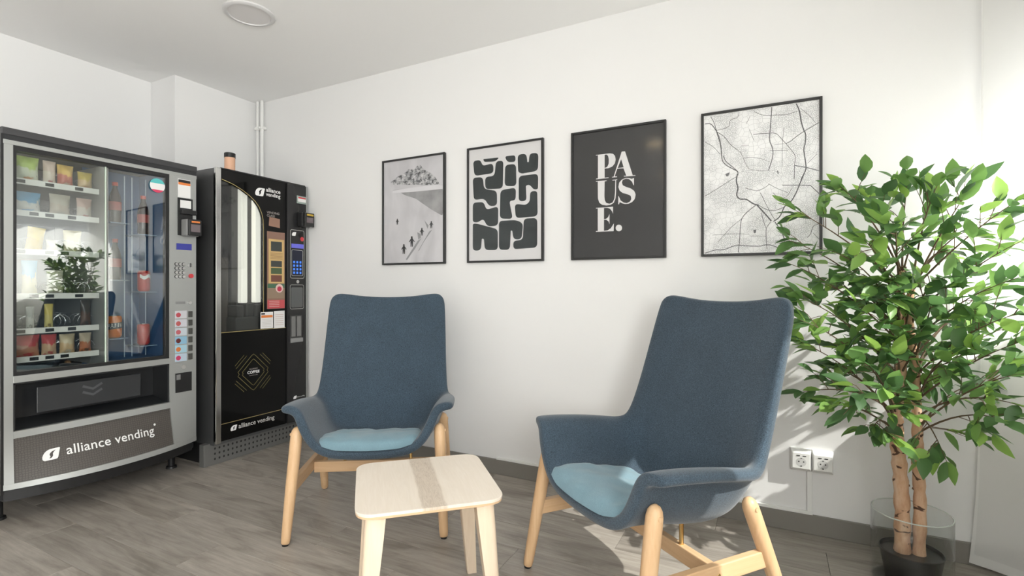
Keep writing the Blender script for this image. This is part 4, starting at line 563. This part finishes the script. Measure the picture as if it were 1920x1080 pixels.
ROWS = [
 [(0, -.318, .378), (.12, -.317, .381), (.198, -.308, .400), (.240, -.298, .46), (.266, -.292, .530), (.296, -.288, .584), (.372, -.275, .588)],
 [(0, -.29, .392), (.12, -.289, .394), (.202, -.28, .410), (.244, -.275, .466), (.269, -.272, .534), (.299, -.268, .588), (.380, -.258, .590)],
 [(0, -.20, .392), (.12, -.20, .393), (.207, -.195, .410), (.249, -.19, .462), (.273, -.187, .532), (.301, -.182, .585), (.382, -.18, .586)],
 [(0, -.08, .370), (.12, -.08, .372), (.213, -.08, .390), (.255, -.08, .440), (.278, -.077, .516), (.304, -.072, .574), (.382, -.07, .575)],
 [(0, .04, .350), (.12, .04, .353), (.215, .035, .372), (.258, .03, .418), (.282, .03, .498), (.308, .03, .558), (.378, .035, .561)],
 [(0, .128, .354), (.12, .126, .358), (.213, .116, .380), (.257, .104, .424), (.285, .098, .492), (.314, .10, .542), (.366, .112, .549)],
 [(0, .160, .41), (.12, .158, .413), (.21, .149, .432), (.257, .138, .470), (.288, .132, .515), (.316, .130, .547), (.349, .138, .553)],
 [(0, .180, .485), (.12, .178, .488), (.209, .169, .50), (.258, .160, .525), (.290, .154, .546), (.317, .150, .556), (.341, .155, .560)],
 [(0, .203, .575), (.12, .201, .577), (.205, .193, .582), (.257, .184, .592), (.290, .178, .600), (.316, .176, .598), (.336, .181, .599)],
 [(0, .243, .715), (.12, .241, .715), (.2, .234, .715), (.255, .226, .715), (.288, .221, .715), (.313, .220, .715), (.331, .225, .715)],
 [(0, .292, .86), (.12, .290, .86), (.2, .282, .86), (.255, .273, .86), (.287, .268, .86), (.310, .267, .86), (.327, .271, .86)],
 [(0, .332, .985), (.12, .33, .985), (.2, .322, .985), (.255, .313, .985), (.287, .308, .985), (.308, .307, .985), (.323, .311, .985)],
 [(0, .347, 1.032), (.12, .345, 1.034), (.2, .338, 1.040), (.255, .33, 1.044), (.286, .325, 1.042), (.306, .323, 1.032), (.320, .325, 1.018)],
 [(0, .353, 1.052), (.12, .351, 1.056), (.2, .344, 1.067), (.25, .337, 1.074), (.278, .332, 1.072), (.298, .33, 1.062), (.312, .33, 1.044)]]
def shell_mesh():
    vs = []; fs = []
    for row in ROWS: vs += [(-x, y, z) for x, y, z in row[:0:-1]] + row
    W = 13
    for i in range(len(ROWS) - 1):
        for j in range(W - 1): a = i * W + j; fs.append((a, a + 1, a + W + 1, a + W))
    return MB().add(vs, fs).mesh('shell', True)
def chair(loc, rz, label):
    e = empty('armchair', loc, rz); tag(e, label, 'chair', 'slate blue armchairs')
    sh = obj('shell', shell_mesh(), BLUE, e); so_ = sh.modifiers.new('thick', 'SOLIDIFY'); so_.thickness = 0.042; so_.offset = -1.0; so_.use_even_offset = False
    ss = sh.modifiers.new('smooth', 'SUBSURF'); ss.levels = 2; ss.render_levels = 3
    for sx in (-1, 1):
        for (fy, ty, tz) in ((-.322, -.239, .485), (.298, .127, .440)):
            a = Vector((sx * .336, fy, 0.006)); b = Vector((sx * .312, ty, tz)); d = (b - a); L = d.length; d.normalize(); pts = []; rd2 = []
            for t, r_ in ((0, .014), (.008, .0175), (.05, .0195), (.45, .0238), (.86, .0255), (.93, .0250), (.965, .0215), (.988, .0145), (1.0, .004)): pts.append(a + d * (L * t)); rd2.append(r_)
            lg = MB().tube(pts, rd2, 18).build('leg', BEECH, e, True, 60); g0 = a - Vector((0, 0, .006)); MB().tube([g0, a + Vector((0, 0, .003))], [.0135, .0145], 14).build('glide', BLACK, lg, True, 50)
            bp = a + d * (L * .93); MB().tube([bp + Vector((sx * .021, 0, 0)), bp + Vector((sx * .0275, 0, 0))], [.008, .007], 12).build('bolt_cap', BEECH_X, lg, True, 50)
        sb = MB().box(sx * .317 - .0125, sx * .317 + .0125, -.275, .198, .212, .266, .003).build('side_stretcher', BEECH_Y, e); MB().tube([(sx * .329, -.012, .236), (sx * .331, -.012, .236)], [.006, .005], 10).build('bolt', BRASS, sb)
        MB().tube([(sx * .160, 0, .245), (sx * .160, 0, .345)], .0075, 12).build('brass_spacer', BRASS, e, True, 50)
    MB().box(-.305, .305, -.014, .014, .198, .250, .003).build('cross_stretcher', BEECH_X, e)
    for sx in (-1, 1):
        pts = [(sx * (r_[5][0] * .42 + r_[6][0] * .58), r_[5][1], r_[5][2] * .4 + r_[6][2] * .6 - 0.0035) for r_ in ROWS[2:6]]
    return e
def seat_z(x, y):
    prof = [(r_[0][1], [(q[0], q[2]) for q in r_]) for r_ in ROWS[:6]]
    def col(pr):
        for (xa, za), (xb, zb) in zip(pr, pr[1:]):
            if abs(x) <= xb: return za + (zb - za) * (abs(x) - xa) / (xb - xa)
        return pr[-1][1]
    for (ya, pa), (yb, pb) in zip(prof, prof[1:]):
        if y <= yb: t_ = max(0.0, (y - ya) / (yb - ya)); return col(pa) * (1 - t_) + col(pb) * t_
    return col(prof[-1][1])
def cushion(loc, rz, label, seed):
    rng = random.Random(seed); n = 26; vs = []; fs = []; hx, y0_, y1_ = .228, -.300, .075
    ph = [rng.uniform(0, 6) for _ in range(4)]
    for s in (1, -1):
        for i in range(n + 1):
            for j in range(n + 1):
                u = j / n * 2 - 1; v = i / n * 2 - 1
                k = (abs(u) ** 5 + abs(v) ** 5) ** .2; m_ = max(abs(u), abs(v)); sc_ = m_ / k if k > 0 else 1; sc_ = .35 + .65 * sc_ if m_ > 0 else 1
                uu, vv = u * sc_, v * sc_; edge = max(0, 1 - m_ ** 4) ** .5
                x = uu * hx * (1 - .06 * v); y = (y0_ + y1_) / 2 + vv * (y1_ - y0_) / 2 - .012 * (1 - u * u) * (v < 0) * abs(v)
                base = min(seat_z(x * .86, y), .402) + .008; lump = .004 * math.sin(9 * u + ph[0]) * math.sin(7 * v + ph[1]) + .003 * math.sin(15 * u * v + ph[2])
                vs.append((x, y, base + (s * .5 + .5) * (.036 * edge + lump * edge) - (1 - (s * .5 + .5)) * .010 * edge))
    N = (n + 1) ** 2; W = n + 1
    for i in range(n):
        for j in range(n): a = i * W + j; fs.append((a, a + 1, a + W + 1, a + W)); fs.append((N + a, N + a + W, N + a + W + 1, N + a + 1))
    for j in range(n): fs.append((j, N + j, N + j + 1, j + 1)); a = n * W + j; fs.append((a, a + 1, N + a + 1, N + a))
    for i in range(n): a = i * W; fs.append((a, a + W, N + a + W, N + a)); a = i * W + n; fs.append((a, N + a, N + a + W, a + W))
    o = MB().add(vs, fs).build('seat_cushion', PALE, None, True, 180, loc); o.rotation_euler = (0, 0, rz); tag(o, label, 'cushion', 'pale blue seat cushions')
C1 = ((-1.74, 1.931, 0), math.radians(32.7)); C2 = ((-.393, 1.848, 0), math.radians(-38.0))
chair(*C1, 'slate blue high back armchair with beech legs, behind the small table near the coffee machine'); chair(*C2, 'slate blue high back armchair with beech legs, nearest the leafy tree and wall socket')
cushion(*C1, 'thin pale blue cushion on the armchair near the coffee machine', 1); cushion(*C2, 'thin pale blue cushion on the armchair nearest the leafy tree', 2)

# ------------------------------------------------------------------ side table
tm = mat('birch_veneer_top', (0.78, 0.66, 0.52), 0.4); t = NT(tm); c = t.coord((1, 1, 1)); sx = t.n('ShaderNodeSeparateXYZ'); t.l(c.outputs[0], sx.inputs[0])
wob = t.n('ShaderNodeTexNoise', Scale=7.0, Detail=2.0); t.l(c.outputs[0], wob.inputs['Vector']); ad = t.n('ShaderNodeMath', operation='MULTIPLY_ADD'); t.l(wob.outputs['Fac'], ad.inputs[0]); ad.inputs[1].default_value = 0.022; t.l(sx.outputs['X'], ad.inputs[2])
ab = t.n('ShaderNodeMath', operation='SUBTRACT'); t.l(ad.outputs[0], ab.inputs[0]); ab.inputs[1].default_value = 0.016; ab2 = t.n('ShaderNodeMath', operation='ABSOLUTE'); t.l(ab.outputs[0], ab2.inputs[0])
band = t.ramp(ab2.outputs[0], [(0.034, (1, 1, 1)), (0.040, (0, 0, 0))]); mp = t.coord((60, 5, 1)); gn = t.n('ShaderNodeTexNoise', Scale=1.0, Detail=4.0, Distortion=2.2); t.l(mp.outputs[0], gn.inputs['Vector']); mp2 = t.coord((26, 3.5, 1)); wv = t.n('ShaderNodeTexNoise', Scale=2.2, Detail=5.0, Distortion=2.5); t.l(mp2.outputs[0], wv.inputs['Vector'])
heart = t.ramp(wv.outputs['Fac'], [(0.34, (0.53, 0.44, 0.35)), (0.5, (0.66, 0.57, 0.47)), (0.58, (0.55, 0.46, 0.37)), (0.72, (0.69, 0.60, 0.50))]); pale = t.ramp(gn.outputs['Fac'], [(0.3, (0.78, 0.69, 0.585)), (0.7, (0.82, 0.735, 0.635))]); t.l(mix(t, band.outputs[0], pale.outputs[0], heart.outputs[0]), t.b.inputs['Base Color'])
tab = empty('side_table', (-1.045, 1.388, 0), math.radians(43.5)); tag(tab, 'small square pale birch side table with rounded corners, in front of the armchairs', 'table')
def slab_round(prof, n=8):
    vs = []; fs = []; m_ = None
    for hw, r_, z in prof:
        lp_ = roundpoly(rect2d(-hw, hw, -hw, hw), r_, n); m_ = len(lp_); vs += [(x, y, z) for x, y in lp_]
    for k in range(len(prof) - 1):
        for i in range(m_): a = k * m_ + i; b = k * m_ + (i + 1) % m_; fs.append((a, b, b + m_, a + m_))
    fs.append(tuple(range(m_ - 1, -1, -1))); fs.append(tuple((len(prof) - 1) * m_ + i for i in range(m_))); return vs, fs
v, f = slab_round([(.2235, .062, .4415), (.2245, .062, .4495), (.2235, .062, .4505)]); MB().add(v, f).build('top_veneer', tm, tab, True, 30)
v, f = slab_round([(.196, .05, .422), (.2225, .061, .4345), (.2235, .062, .4413)]); MB().add(v, f).build('top_core', beech('birch_edge', (0.74, 0.53, 0.33), (0.66, 0.45, 0.27), 0), tab, True, 30)
for sx in (-1, 1):
    for sy in (-1, 1):
        vs = []; fs = []; prof = []
        for t_, w_, r_ in ((0, .034, .012), (.5, .047, .018), (.85, .057, .024), (1.0, .060, .024)):
            cx_ = .202 - .036 * t_; lp_ = roundpoly([(-w_ / 2, -w_ / 2), (w_ / 2, -w_ / 2), (w_ / 2, w_ / 2), (-w_ / 2, w_ / 2)], .006, 4)
            big = roundpoly([(w_ / 2, -w_ / 2), (w_ / 2, w_ / 2), (-w_ / 2, w_ / 2)], r_ * 2, 6); k = [(-w_ / 2 + .004, -w_ / 2 + .0), (w_ / 2, -w_ / 2)] + [q for q in big[7:14]] + [(-w_ / 2, w_ / 2), (-w_ / 2, -w_ / 2 + .004)]
            prof.append([(sx * (cx_ + a), sy * (cx_ + b), .001 + .423 * t_) for a, b in k])
        m_ = len(prof[0]); vs = [q for p_ in prof for q in p_]
        for k in range(len(prof) - 1):
            for i in range(m_): a = k * m_ + i; b = k * m_ + (i + 1) % m_; fs.append((a, b, b + m_, a + m_) if sx * sy > 0 else (a, a + m_, b + m_, b))
        cap = tuple(range(m_)); fs.append(cap[::-1] if sx * sy > 0 else cap); cap = tuple((len(prof) - 1) * m_ + i for i in range(m_)); fs.append(cap if sx * sy > 0 else cap[::-1])
        MB().add(vs, fs).build('leg', BIRCH, tab, True, 35)

# ------------------------------------------------------------------ leafy tree, pot and glass vase
PX, PY = 0.463, 2.362
pt = empty('ficus_tree', (PX, PY, 0)); tag(pt, 'tall leafy green ficus tree with two pale trunks, in a black pot', 'plant')
MB().lathe([(0.0001, 0.006), (.074, 0.006), (.080, .012), (.097, .118), (.1, .122), (.096, .123), (.092, .112), (0.0001, .110)], 40).build('pot', mat('pot_black', (0.010, 0.010, 0.011), 0.3), pt, True, 40)
bark = mat('peeling_bark', (0.6, 0.4, 0.26), 0.75); t = NT(bark); c = t.coord((26, 26, 9)); n = t.n('ShaderNodeTexNoise', Scale=1.0, Detail=4.0, Roughness=0.6); t.l(c.outputs[0], n.inputs['Vector']); c2 = t.coord((9, 9, 14)); n2 = t.n('ShaderNodeTexNoise', Scale=2.2, Detail=2.0, Distortion=0.6); t.l(c2.outputs[0], n2.inputs['Vector'])
r = t.ramp(n.outputs['Fac'], [(0.3, (0.40, 0.20, 0.11)), (0.5, (0.60, 0.37, 0.23)), (0.7, (0.72, 0.52, 0.37))]); spots = t.ramp(n2.outputs['Fac'], [(0.615, (0, 0, 0)), (0.64, (1, 1, 1))]); t.l(mix(t, spots.outputs[0], r.outputs[0], (0.10, 0.05, 0.03)), t.b.inputs['Base Color']); t.bump(n.outputs['Fac'], 0.5, 0.004)
rng = random.Random(11)
def L(p): return Vector(p) - Vector((PX, PY, 0))
for pts, r0, r1 in ((TRUNKS[0], .0255, .012), (TRUNKS[1], .0205, .010)):
    P = [Vector(q) for q in smoothline([tuple(L(q)) for q in pts], 7)]; n_ = len(P); rr = [(r0 + (r1 - r0) * (i / n_) ** 1.3) * (1 + .10 * math.sin(i * 1.9) + .05 * rng.uniform(-1, 1)) for i in range(n_)]
    tk = MB().tube(P, rr, 14).build('trunk', bark, pt, True, 70)
    for i in range(6):
        k = rng.randrange(4, n_ - 12); a = rng.uniform(0, 6.28); d = Vector((math.cos(a), math.sin(a), .25)).normalized(); b0 = P[k] + d * rr[k] * .7
        MB().tube([b0, b0 + d * .011], [.007, .004], 7).build('knot', mat('knot_brown', (0.16, 0.085, 0.05), 0.8), tk, True, 60)
twig = mat('twig_brown', (0.13, 0.085, 0.05), 0.7)
lm = mat('ficus_leaf', (0.1, 0.3, 0.05), 0.38); t = NT(lm); oi = t.n('ShaderNodeObjectInfo'); ge = t.n('ShaderNodeNewGeometry'); ad = t.n('ShaderNodeMath', operation='ADD'); t.l(oi.outputs['Random'], ad.inputs[0]); t.l(ge.outputs['Random Per Island'], ad.inputs[1]); fr_ = t.n('ShaderNodeMath', operation='FRACT'); t.l(ad.outputs[0], fr_.inputs[0])
r = t.ramp(fr_.outputs[0], [(0.0, (0.055, 0.120, 0.045)), (0.40, (0.095, 0.195, 0.065)), (0.72, (0.165, 0.305, 0.085)), (1.0, (0.30, 0.48, 0.10))]); t.l(r.outputs[0], t.b.inputs['Base Color'])
tr_ = t.n('ShaderNodeBsdfTranslucent'); br_ = t.n('ShaderNodeHueSaturation', Saturation=1.0, Value=1.45); t.l(r.outputs[0], br_.inputs['Color']); t.l(br_.outputs[0], tr_.inputs[0]); ms = t.n('ShaderNodeMixShader'); ms.inputs[0].default_value = 0.38; out = [q for q in t.t.nodes if q.type == 'OUTPUT_MATERIAL'][0]; t.l(t.b.outputs[0], ms.inputs[1]); t.l(tr_.outputs[0], ms.inputs[2]); t.l(ms.outputs[0], out.inputs[0])
def leaf_geo(Ln, Wd, curl):
    st = [0, .14, .32, .55, .78, .92, 1.0]; wd = [.02, .62, .96, .95, .55, .20, .0]; vs = []; fs = []
    for s_, w_ in zip(st, wd):
        y = s_ * Ln; z = -curl * Ln * s_ * s_; q = w_ * Wd / 2; vs += [(-q, y, z + q * .28), (0, y, z), (q, y, z + q * .28)]
    for i in range(len(st) - 1):
        for j in range(2): a = i * 3 + j; fs.append((a, a + 1, a + 4, a + 3))
    return vs, fs
LEAF = []
for Ln, Wd, cu in ((.088, .042, .10), (.080, .039, .22), (.095, .042, .02), (.074, .037, .15)):
    b = MB(); v, f = leaf_geo(Ln, Wd, cu); b.add(v, f); me = b.mesh('leaf', True); me.materials.append(lm); LEAF.append((me, v, f))
leaves = []
def put_leaf(p, d):
    d = (Vector(d).normalized() + Vector((rng.uniform(-.45, .45), rng.uniform(-.45, .45), rng.uniform(-.55, .25)))).normalized(); up = Vector((rng.uniform(-.75, .75), rng.uniform(-.75, .75), 1)).normalized()
    x = d.cross(up).normalized(); z = x.cross(d).normalized(); s_ = rng.uniform(.72, 1.12); M = Matrix(((x.x, d.x, z.x, p.x), (x.y, d.y, z.y, p.y), (x.z, d.z, z.z, p.z), (0, 0, 0, 1))) @ Matrix.Scale(s_, 4); tipw = M @ Vector((0, .08, 0))
    if tipw.y > 2.60 - PY or p.y > 2.60 - PY or max(tipw.x, p.x) > .80 - PX: return
    leaves.append((M, rng.randrange(4)))
TT = [[L(q) for q in tk_] for tk_ in TRUNKS]
def trunk_at(z, k):
    T = TT[k]
    for a, b in zip(T, T[1:]):
        if a.z <= z <= b.z: t_ = (z - a.z) / (b.z - a.z); return a.lerp(b, t_)
    return T[-1]
for i, tip in enumerate(TIPS):
    E = L(tip); k = 0 if E.x < 0.0 else 1; hz = math.hypot(E.x, E.y); z0 = min(max(E.z - .10 - .45 * hz, .56 if i % 2 else .62), 1.15 - .06 * k); S = trunk_at(z0, k); mid = S.lerp(E, .5) + Vector((rng.uniform(-.03, .03), rng.uniform(-.03, .03), .05 + .05 * rng.random())); b = MB(); pts = []
    for q in range(9): u = q / 8; pts.append(S * (1 - u) ** 2 + mid * 2 * u * (1 - u) + E * u * u)
    b.tube(pts, [.0042 - .0032 * q / 8 for q in range(9)], 5)
    dd = (pts[-1] - pts[-2]).normalized()
    for q in range(4): put_leaf(pts[-1] - dd * .022 * q, dd + Vector((rng.uniform(-.9, .9), rng.uniform(-.9, .9), rng.uniform(-.4, .5))))
    put_leaf(pts[-1], dd)
    for q in range(5):
        u = rng.uniform(.38, .95); j = min(7, int(u * 8)); p0 = pts[j].lerp(pts[j + 1], u * 8 - j); dr = (pts[j + 1] - pts[j]).normalized(); side = Vector((rng.uniform(-1, 1), rng.uniform(-1, 1), rng.uniform(-.35, .55))); side = (side - dr * side.dot(dr)).normalized(); td = (dr * .75 + side * .8).normalized(); ln = rng.uniform(.06, .13)
        tw = [p0, p0 + td * ln * .5 + Vector((0, 0, .008)), p0 + td * ln]
        if tw[-1].y > 2.58 - PY: continue
        b.tube(tw, [.0018, .0014, .0009], 4)
        for w_ in range(3):
            pp = p0 + td * ln * (.40 + .30 * w_); put_leaf(pp, td + side * rng.uniform(-.8, .8) + Vector((0, 0, rng.uniform(-.3, .4))))
    b.build('branch', twig, pt, True, 80)
rest = MB()
camp = Vector((0, 0, 1.1)) - Vector((PX, PY, 0)); order = sorted(range(len(leaves)), key=lambda i: (leaves[i][0].translation - camp).length); near = set(order[:300])
for i, (M, k) in enumerate(leaves):
    me, v, f = LEAF[k]
    if i in near: o = bpy.data.objects.new('leaf', me); COL.objects.link(o); o.parent = pt; o.matrix_local = M
    else: rest.add([M @ Vector(q) for q in v], f)
print('LEAVES', len(leaves))
o = rest.build('leaves', lm, pt, True, 80); o['kind'] = 'stuff'
vz = empty('glass_vase', (PX, PY, 0)); tag(vz, 'clear cylindrical glass vase standing around the black plant pot', 'vase'); ro, ri = .124, .1205
MB().lathe([(0.0001, 0), (ro - .004, 0), (ro, .004), (ro, .262), (ro - .0008, .2640), (ri + .0008, .2640), (ri, .262), (ri, .006), (0.0001, .006)], 56).build('vase_wall', VASE_GLASS, vz, True, 40)
MB().lathe([(ro + .0003, .2625), (ro - .0002, .2655), (ri + .0002, .2655), (ri - .0003, .2625)], 56, closed=True).build('rim', mat('glass_rim', (0.50, 0.53, 0.50), 0.12), vz, True, 60)

# ------------------------------------------------------------------ sheer curtain before the window
cu_m = bpy.data.materials.new('sheer_voile'); cu_m.use_nodes = True; t = cu_m.node_tree; t.nodes.clear(); o_ = t.nodes.new('ShaderNodeOutputMaterial')
def sheer(m, alpha):
    t = m.node_tree; t.nodes.clear(); o_ = t.nodes.new('ShaderNodeOutputMaterial'); a = t.nodes.new('ShaderNodeBsdfTransparent'); d = t.nodes.new('ShaderNodeBsdfDiffuse'); tl = t.nodes.new('ShaderNodeBsdfTranslucent'); d.inputs[0].default_value = tl.inputs[0].default_value = (0.94, 0.935, 0.92, 1)
    m1 = t.nodes.new('ShaderNodeMixShader'); m1.inputs[0].default_value = 0.32; m2 = t.nodes.new('ShaderNodeMixShader'); m2.inputs[0].default_value = alpha
    t.links.new(d.outputs[0], m1.inputs[1]); t.links.new(tl.outputs[0], m1.inputs[2]); t.links.new(a.outputs[0], m2.inputs[1]); t.links.new(m1.outputs[0], m2.inputs[2]); t.links.new(m2.outputs[0], o_.inputs[0])
sheer(cu_m, 0.83); hem_m = bpy.data.materials.new('sheer_hem'); hem_m.use_nodes = True; sheer(hem_m, 0.9)
cur = empty('sheer_curtain', (0.85, 2.1, 0)); tag(cur, 'white sheer curtain hanging to the floor at the right edge, behind the leafy tree', 'curtain')
PATH = [(0.697, 2.612), (0.735, 2.592), (0.79, 2.560), (0.845, 2.515), (0.875, 2.455), (0.865, 2.395), (0.845, 2.345), (0.865, 2.285), (0.895, 2.235), (0.875, 2.175), (0.845, 2.115), (0.87, 2.05), (0.9, 1.985), (0.87, 1.92), (0.845, 1.86), (0.87, 1.80), (0.9, 1.74), (0.87, 1.68), (0.845, 1.62), (0.87, 1.56), (0.9, 1.50), (0.87, 1.44), (0.845, 1.38), (0.87, 1.32), (0.9, 1.26), (0.87, 1.20)]
PP = smoothline(PATH, 5)
def sheet(name, i0, i1, z0, z1, m, off=0.0, nz=20):
    vs = []; fs = []; idx = range(i0, i1 + 1)
    for k in range(nz + 1):
        z = z0 + (z1 - z0) * k / nz; ln = .035 * (1 - math.exp(-z / .35))
        for i in idx: x, y = PP[i]; f_ = math.exp(-i / 8); vs.append((x + ln * f_ - off - .85, y - ln * .4 * f_ - 2.1, z))
    W = i1 - i0 + 1
    for k in range(nz):
        for j in range(W - 1): a = k * W + j; fs.append((a, a + 1, a + W + 1, a + W))
    return MB().add(vs, fs).build(name, m, cur, True, 180)
sheet('curtain_cloth', 0, len(PP) - 1, .012, 2.49, cu_m); sheet('bottom_hem', 0, len(PP) - 1, .012, .050, hem_m, .003, 2); sheet('side_hem', 0, 2, .012, 2.49, hem_m, .003)
MB().box(0.80 - .85, 0.93 - .85, 1.18 - 2.1, 2.62 - 2.1, 2.49, 2.52, .004).build('curtain_rail', PLASTIC_W, cur)
